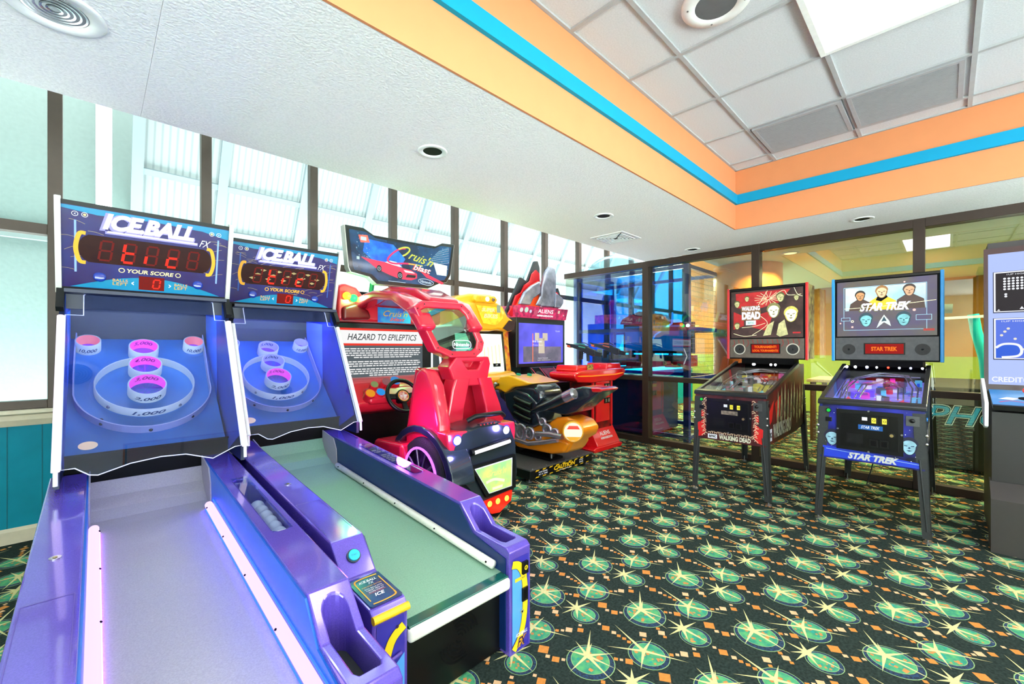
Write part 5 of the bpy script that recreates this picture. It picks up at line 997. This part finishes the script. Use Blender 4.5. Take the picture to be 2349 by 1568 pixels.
for y,z,r in((3.12,.385,.095),(3.0,.39,.07),(3.2,.43,.045),(2.88,.37,.045),(2.76,.46,.06),(2.82,.53,.045),(2.66,.44,.05)): b.lathe((3.20,y,z),(-1,0,0),[(r,0),(r,.02),(r*.7,.03),(r*.65,.022),(r*.3,.022),(.0005,.026)],mat('engine_silver','#c0b4c8',.25,.8),20)
b.tube([(3.185,3.22,.30),(3.175,3.0,.285),(3.175,2.8,.33),(3.18,2.62,.38)],.024,mat('engine_silver','#c0b4c8',.25,.8),10); b.tube([(3.185,2.9,.40),(3.18,2.72,.42),(3.18,2.56,.42)],.028,mat('engine_silver','#c0b4c8',.25,.8),10); b.box(3.17,3.2,2.66,2.80,.395,.41,dred); b.build('engine_cover',T)
b=MB(o); b.lathe((3.20,2.45,.485),(-.75,-.65,0),[(.095,-.05),(.10,.02),(.09,.04),(.085,.03)],yp,24); b.lathe((3.20,2.45,.485),(-.75,-.65,0),[(.086,.03),(.06,.05),(.0005,.055)],glow('bike_lamp','#fff2d8',1.15),24); LF=Fr((3.20-.75*.058,2.45-.65*.058,.485),(.65,-.75,0),(0,0,1)); b.poly(LF,[(-.06,.03),(.06,.03),(.04,.062),(-.04,.062)],mat('lamp_red_top','#d83828',.3,e='#d83828',es=.5),.004); b.poly(LF,[(-.07,-.04),(.07,-.04),(.03,-.075),(-.03,-.075)],yp,.004); b.build('side_lamp',T)
b=MB(o); b.prism([(3.52,.82),(3.42,.96),(3.28,.975),(3.18,.955),(2.93,.905),(3.05,.875),(3.22,.85),(3.34,.78),(3.40,.80)],'x',3.16,3.62,yp); hc=b.build('handlebar_cowl',T,.02,3,True)
b=MB(o)
for x,z,y in((3.30,.972,3.27),(3.42,.968,3.22)): b.cyl((x,y,z-.01),(x,y-.006,z+.015),.026,glow('green_lit_button','#1fae7c',.75),18)
b.build('cowl_button',hc)
b=MB(o); b.tube([(3.20,3.46,.87),(3.10,3.42,.86),(2.98,3.32,.84)],.016,black,10); b.tube([(3.10,3.47,.86),(3.0,3.44,.85),(2.94,3.36,.82)],.007,steel,8); b.sph((3.12,3.44,.87),.025,steel,10); b.build('handlebar',T)
# ---------------- gun game cabinet ----------------
o=(4.26,3.9,0); T=thing('shooting_cabinet','dark shooting game cabinet with a big screen under a red and silver topper','arcade cabinet',o)
b=MB(o); b.box(3.80,4.72,3.74,4.18,.0,.62,blackm); b.box(3.765,4.735,3.77,4.18,1.02,1.66,mat('screen_housing','#141214',.35)); b.box(3.80,4.70,3.90,4.18,.62,1.02,mat('cabinet_green_black','#1c2c28',.4)); b.box(3.72,3.765,3.90,4.1,1.05,1.64,mat('side_maroon','#7a2838',.4)); b.build('cabinet_body',T,.006)
Q=Fr((4.25,3.769,1.335),(1,0,0),(0,0,1)); b=MB(o); b.rect(Q,-.44,.44,-.27,.25,mat('gun_screen','#5a50d8',.3,e='#5a56e0',es=.9,nz=(2.2,0),c2='#1c1a58'),.001)
b.rect(Q,-.36,.40,-.25,-.05,mat('gun_screen_low','#7a6a80',.3,e='#7a6a80',es=.6,nz=(5,0),c2='#2c3a48'),.0015)
for x,r in((-.09,.05),(.07,.06)): b.rect(Q,x-r,x+r*.7,.03,.13,mat('screen_taupe','#a89c90',.4,e='#a89c90',es=.7),.002)
b.rect(Q,-.07,.05,-.14,.06,mat('screen_taupe','#a89c90',.4),.002); b.text(Q,'Arts Game',-.10,.02,.18,.03,hwh,.003,.02); b.text(Q,'Press Start',-.08,-.03,.2,.015,hwh,.003); b.text(Q,'PRESS TRIGGER',.02,-.205,.2,.014,hwh,.003); b.text(Q,'INSERT CREDITS TO PLAY',.04,-.23,.26,.012,hwh,.003); b.rect(Q,-.19,-.175,-.25,.12,mat('screen_rust','#d06848',.4,e='#d06848',es=.7),.0025); b.text(Q,'TEAM',.32,.16,.10,.02,hwh,.003); b.build('screen',T)
b=MB(o); b.prism([(3.74,1.652),(3.70,1.80),(4.05,1.80),(4.05,1.652)],'x',3.735,4.72,mat('marquee_pink_art','#c8305a',.3,e='#c8386a',es=.5,nz=(18,0),c2='#2c1420')); b.build('marquee_box',T)
Q=Fr((4.22,3.718,1.725),(1,0,0),(0,-.26,1)); b=MB(o); b.text(Q,'ALIENS',.04,.025,.30,.05,mat('marquee_letter_pale','#f4e8ee',.3,e='#f4e8ee',es=.9),.004,.0); b.text(Q,'ARMAGEDDON',.04,-.035,.32,.022,mat('marquee_letter_pale','#f4e8ee',.3),.004,.02)
for x,y,r,cc in((-.42,.02,.03,'#ffe8e8'),(-.33,.025,.035,'#d8ffe8'),(-.25,.01,.022,'#e8e8ff'),(.42,-.01,.012,'#ffd8d8'),(-.15,.0,.04,'#e06080')): b.disc(Q,x,y,r,glow('spot_'+cc[1:],cc,.9),.003,16)
b.rect(Q,.29,.33,.01,.05,cream,.003); b.build('marquee_lettering',T)
# topper: jagged boards, flame shape and a plain silver crest
b=MB(o); b.prism([(3.68,1.73),(3.94,2.182),(4.065,2.141),(4.212,2.429),(4.269,2.437),(4.307,2.353),(4.30,1.8),(3.70,1.68)],'y',3.86,3.90,mat('board_black','#23262a',.5)); b.prism([(4.40,1.80),(4.44,2.36),(4.60,2.36),(4.638,2.30),(4.638,2.105),(4.701,2.118),(4.764,2.0),(4.70,1.80)],'y',3.86,3.90,mat('board_black','#23262a',.5)); b.build('topper_board',T,.004)
b=MB(o); b.prism([(3.66,1.69),(3.74,1.80),(3.80,1.93),(3.90,1.98),(3.96,2.08),(4.06,2.14),(4.10,2.24),(4.17,2.30),(4.24,2.26),(4.26,1.80),(3.72,1.66)],'y',3.80,3.83,mat('flame_red','#c81820',.3,nz=(8,.3),e='#c81820',es=.15)); b.prism([(4.44,1.80),(4.46,1.97),(4.54,2.05),(4.62,2.04),(4.66,1.97),(4.60,1.80)],'y',3.80,3.83,mat('flame_red','#c81820',.3)); b.prism([(3.74,1.75),(3.84,1.90),(3.92,1.93),(4.04,2.08),(4.18,2.15),(4.22,1.80)],'y',3.77,3.79,mat('flame_orange','#ff5a28',.3,e='#ff5a28',es=.3)); b.build('topper_flame',T,.004)
cst=mat('crest_silver','#b8b4c8',.25,.7,nz=(9,.5)); b=MB(o)
b.prism([(4.13,1.81),(4.16,2.05),(4.24,2.26),(4.33,2.36),(4.42,2.34),(4.45,2.22),(4.44,2.0),(4.42,1.81)],'y',3.68,3.75,cst)
b.prism([(3.76,1.81),(3.86,1.97),(3.98,2.06),(4.14,2.14),(4.16,1.98),(4.02,1.90),(3.96,1.81)],'y',3.70,3.76,cst); b.prism([(4.44,1.81),(4.46,2.02),(4.56,1.98),(4.63,1.95),(4.63,1.88),(4.56,1.81)],'y',3.70,3.76,cst); b.prism([(4.02,1.81),(4.12,1.95),(4.16,1.90),(4.12,1.81)],'y',3.66,3.70,cst)
b.build('topper_crest',T,.03,4,True)
b=MB(o); b.prism([(3.72,.62),(3.60,.80),(3.74,1.02),(3.92,1.02),(3.92,.62)],'x',3.98,4.70,mat('speaker_shelf','#221c20',.4)); b.build('speaker_shelf',T,.005)
Q=Fr((4.33,3.665,.905),(1,0,0),(0,.14,.22)); b=MB(o)
b.rect(Q,-.33,.35,-.12,.12,blackm,.002); b.poly(Q,[(-.16,.11),(.12,.11),(.24,-.12),(-.02,-.12)],mat('grille_crimson','#8a1c34',.35,nz=(9,0),c2='#401018'),.004)
for x in(-.24,.03,.27): b.disc(Q,x,0,.07,mat('speaker_mesh','#2a2a2c',.6),.006,22)
for x0,x1 in((-.34,-.24),(-.18,-.08),(.10,.22),(.24,.36)): b.stroke(Q,[(x0,.12),(x1,-.12)],.012,mat('grille_pink_edge','#d8405a',.4),.007,2)
b.build('speaker_grille',T)
# pedestal
o=(4.55,3.15,0); T=thing('gun_pedestal','glossy red pedestal with coin slots and a wide shelf holding two toy guns','pedestal',o)
gr_=mat('gun_red','#e8121e',.22,coat=.8,nz=(4,.04))
b=MB(o); b.prism([(4.28,.0),(4.86,.0),(4.90,.04),(4.84,.06),(4.30,.06),(4.24,.04)],'y',2.94,3.62,gr_); b.prism([(2.95,.05),(2.95,.08),(3.06,.27),(3.12,.30),(3.12,.05)],'x',4.34,4.84,gr_); b.build('foot_plate',T,.012,3,True)
Q=Fr((4.59,3.005,.17),(1,0,0),(0,.50,.87)); b=MB(o); b.text(Q,'ALIENS',0,.03,.22,.05,hwh,.006,.0); b.text(Q,'ARMAGEDDON',0,-.03,.26,.028,hwh,.006,.02); b.build('foot_lettering',T)
b=MB(o); b.box(4.37,4.80,3.05,3.40,.25,.86,mat('pedestal_art','#a01018',.35,nz=(7,0),c2='#1c0c0c')); b.build('column',T,.006)
b=MB(o); b.box(4.365,4.39,3.035,3.06,.28,.88,gr_); b.box(4.78,4.805,3.035,3.06,.28,.88,gr_); b.box(4.44,4.73,3.035,3.052,.34,.84,gr_); b.box(4.365,4.805,3.035,3.06,.86,.88,gr_); b.build('coin_panel',T,.004)
b=MB(o)
for z in(.78,.60): 
    for x in(4.61,4.67): b.box(x,x+.05,3.022,3.037,z-.035,z+.035,black); b.box(x+.012,x+.038,3.018,3.024,z-.02,z+.02,mat('slot_grey','#8a8a80',.4))
b.box(4.60,4.72,3.03,3.036,.69,.73,yel); b.build('coin_slot',T)
b=MB(o); b.prism([(3.98,.92),(4.06,.86),(4.30,.84),(4.84,.84),(5.06,.90),(5.12,.97),(5.06,1.00),(4.10,1.00),(3.98,.97)],'y',3.02,3.42,gr_); b.prism([(4.05,.99),(4.08,1.06),(4.36,1.06),(4.42,.99)],'y',3.05,3.38,gr_); b.prism([(4.68,.99),(4.72,1.07),(5.02,1.07),(5.06,.99)],'y',3.05,3.38,gr_); b.build('shelf',T,.02,3,True)
b=MB(o); b.tube([(3.99,3.03,.935),(4.30,3.005,.925),(4.84,3.005,.925),(5.08,3.03,.94)],.007,glow('amber_strip','#ff9020',1.1),8); b.build('light_strip',T)
Q=Fr((4.30,3.045,1.03),(1,0,0),(0,.1,1)); b=MB(o); b.rect(Q,-.05,.08,-.03,.035,mat('decal_dark_gold','#3a2814',.4,nz=(50,0),c2='#c8a040'),.004); b.text(Q,'PLAYER 1',.015,-.02,.10,.012,hyel,.005,.02); b.build('shelf_decal',T)
def gun(x,y,z,label,c1,rz_):
    G=thing('toy_gun',label,'toy gun',(x,y,z),rz_,'toy pulse guns on the red pedestal'); G.rotation_euler=(.16,0,rz_); G.scale=(.85,.85,.85)
    gm=mat('gun_slate','#2a3036',.4,.3); b=MB(); tl=.5
    pr=[(-.26,-.02),(-.24,.045),(-.10,.055),(-.06,.075),(.10,.075),(.14,.05),(.32,.05),(.32,.0),(.10,-.01),(-.02,-.03),(-.20,-.05)]
    b.prism(pr,'x',-.022,.022,gm); b.prism([(-.10,-.03),(-.06,-.03),(-.09,-.14),(-.13,-.14)],'x',-.016,.016,gm); b.prism([(.04,-.02),(.10,-.02),(.09,-.15),(.03,-.14)],'x',-.018,.018,black); b.build('gun_body',G,.006)
    b=MB(); b.prism([(.0,.078),(.02,.095),(.20,.075),(.26,.055)],'x',-.012,.012,mat('gun_accent_'+c1[1:],c1,.3,coat=.5)); b.box(-.024,.024,-.04,.12,.035,.055,mat('gun_accent_'+c1[1:],c1,.3)); b.build('gun_shroud',G,.004)
    b=MB(); b.cyl((0,.30,.03),(0,.44,.03),.014,black,12); b.cyl((0,.32,.005),(0,.40,.005),.02,mat('gun_muzzle_orange','#e85a20',.4),12); b.box(-.015,.015,-.36,-.24,-.03,.03,gm); b.build('barrel',G)
    b=MB(); b.tube([(0,-.02,-.03),(0,.02,-.055),(0,.04,-.03)],.004,black,6); b.tube([(0,-.10,.09),(0,.0,.11),(0,.10,.10),(0,.16,.07)],.006,black,6); b.build('trigger_guard',G)
gun(4.36,3.16,1.235,'left toy pulse gun with green window, resting on the red shelf','#3aa088',-.25); gun(4.90,3.16,1.245,'right toy pulse gun with salmon casing, resting on the red shelf','#c86848',-.25)
# ---------------- beyond the glass ----------------
o=(6.05,3.3,0); T=thing('prize_cage_machine','large blue enclosed game beyond the glass partition with a clear dome above it','arcade machine',o)
bl=mat('cage_blue','#123aa8',.35,coat=.3); ba=glass('blue_acrylic','#2fb0f4',1.4); 
b=MB(o); b.box(5.5,6.55,2.95,4.10,.03,.82,mat('lower_panel_blue','#1a3c98',.4)); b.build('base_cabinet',T,.01)
b=MB(o)
for x,y in((5.48,2.35),(6.55,2.35),(5.48,4.12),(6.55,4.12)): b.box(x-.035,x+.035,y-.035,y+.035,0,2.36,bl)
for z in(.10,.86,1.52,2.33):
    for y in(2.35,4.12): b.box(5.515,6.515,y-.025,y+.025,z-.025,z+.025,bl)
    for x in(5.48,6.55): b.box(x-.025,x+.025,2.385,4.085,z-.025,z+.025,bl)
b.build('frame',T)
b=MB(o); b.box(5.485,5.49,2.39,4.08,.90,2.30,ba); b.box(5.52,6.5,4.10,4.104,.90,2.30,ba); b.build('acrylic_panel',T)
wm=mat('wire_mesh','#b8bcc0',.4,.6); b=MB(o)
for k in range(24): b.cyl((5.52+.042*k,2.35,.9),(5.52+.042*k,2.35,2.3),.0025,wm,5,caps=False)
for k in range(22): b.cyl((5.5,2.35,.95+.063*k),(6.53,2.35,.95+.063*k),.0025,wm,5,caps=False)
b.build('wire_mesh',T)
b=MB(o); b.box(6.40,6.46,2.70,3.80,1.22,1.62,mat('pale_screen','#c8d0cc',.4,e='#c8d0d0',es=.7)); b.box(6.42,6.50,2.66,3.84,1.18,1.66,black); b.build('screen',T)
b=MB(o); b.prism([(3.0,1.66),(3.1,1.80),(3.5,1.86),(3.8,1.75),(3.85,1.66)],'x',6.3,6.5,mat('hood_maroon','#5a2040',.4)); b.build('hood',T,.02)
b=MB(o); 
for k in range(5): b.box(5.62,6.3,2.55+.3*k,2.72+.3*k,1.0,1.16,mat('prize_%d'%k,['#b02030','#2040a0','#803020','#206050','#a0a0b0'][k],.5))
b.build('ticket_trays',T)
b=MB(o); b.cyl((5.95,3.7,2.36),(5.95,3.7,2.40),.50,steel,36); b.lathe((5.95,3.7,2.40),(0,0,1),[(.48*math.cos(a),.34*math.sin(a)) for a in [PI/2*k/10 for k in range(10)]]+[(.002,.34)],glass('dome_clear','#cfeaf2',1.45),36); b.build('dome',T)
b=MB(o); b.tube([(6.9,2.4,1.9),(6.8,2.55,1.7),(6.86,2.75,1.5),(6.8,2.95,1.25)],.012,glow('white_led_arc','#f4f6ff',3),8) if 0 else b.box(5.455,5.459,3.62,3.72,1.15,1.25,hwh); b.text(Fr((5.454,3.67,1.2),(0,-1,0),(0,0,1)),'A',0,0,.03,.05,blackm,.001); b.build('sticker',T)
b=MB(o); b.tube([(5.60,2.60,1.75),(5.62,2.62,1.60),(5.60,2.85,1.45),(5.62,3.05,1.15)],.012,glow('white_led_arc','#f4f6ff',3),8); b.tube([(5.7,2.25,1.35),(5.72,2.35,1.28),(5.7,2.40,1.12),(5.7,2.34,.98),(5.7,2.27,.93)],.010,glow('white_led_arc','#f4f6ff',3),8) if 0 else None; b.build('led_arc',T)
T2=thing('column','round orange column with a green band beyond the glass','column',(6.75,2.02,0)); o=(0,0,0)
b=MB(); b.cyl((0,0,0),(0,0,2.44),.44,mat('column_orange','#ff9838',.35,coat=.2,nz=(3,.06)),48); b.build('shaft',T2)
b=MB(); b.cyl((0,0,1.43),(0,0,1.53),.447,mat('band_green','#9cc86a',.5),48); b.build('green_band',T2)
o=(7.1,-.35,0); T=thing('ride_simulator','dark ride machine beyond the glass with a grey arch, turquoise post and blue lettering','ride',o)
b=MB(o); b.box(6.3,8.2,-1.6,.35,.03,.86,mat('ride_dark','#23282a',.5)); b.build('base',T,.01)
b=MB(o); b.tube([(6.6,.28,.86),(6.6,.25,1.4),(6.6,.22,1.62),(6.6,.12,1.70),(6.6,-.05,1.69)],.05,mat('arch_grey','#8aa0a8',.3,.3),12); b.build('arch',T)
b=MB(o); b.tube([(6.6,-.30,.86),(6.6,-.28,1.15),(6.6,-.22,1.45),(6.6,-.20,1.62)],.045,mat('post_turquoise','#22d0d8',.3,e='#22d0d8',es=.35),12); b.build('post',T)
b=MB(o); b.tube([(6.55,.22,1.58),(6.55,-.45,1.60)],.014,glow('tube_warm','#fffce0',2.2),8); b.build('light_tube',T)
Q=Fr((6.299,-.16,.575),(0,-1,0),(0,0,1)); b=MB(o); b.text(Q,'PHO',0,0,.66,.215,mat('letter_edge_white','#e8f4f4',.4,e='#d8f4e8',es=.7),.002,.04,.3); b.text(Q,'PHO',0,0,.645,.20,mat('letter_navy','#10304a',.4),.003,.025,.3); b.text(Q,'PHO',0,0,.63,.185,mat('letter_teal_blue','#3aa8c8',.3,nz=(4,0),c2='#1a6a98',e='#3aa8c8',es=.9),.004,.005,.3); b.build('lettering',T)  # letters given their own glow so they show through the glass
o=(7.4,1.0,0); T=thing('low_table','brown low table with a pale edge beyond the glass between the pinball machines','table',o)
b=MB(o); b.box(7.0,7.9,.55,1.35,.80,.84,mat('table_pale','#d8cfae',.5)); b.build('tabletop',T,.005)
for x,y in((7.06,.62),(7.06,1.28),(7.84,.62),(7.84,1.28)): b=MB(o); b.box(x-.03,x+.03,y-.03,y+.03,0,.80,mat('table_brown','#6a4a2c',.6)); b.build('leg',T)
bpy.context.view_layer.update()
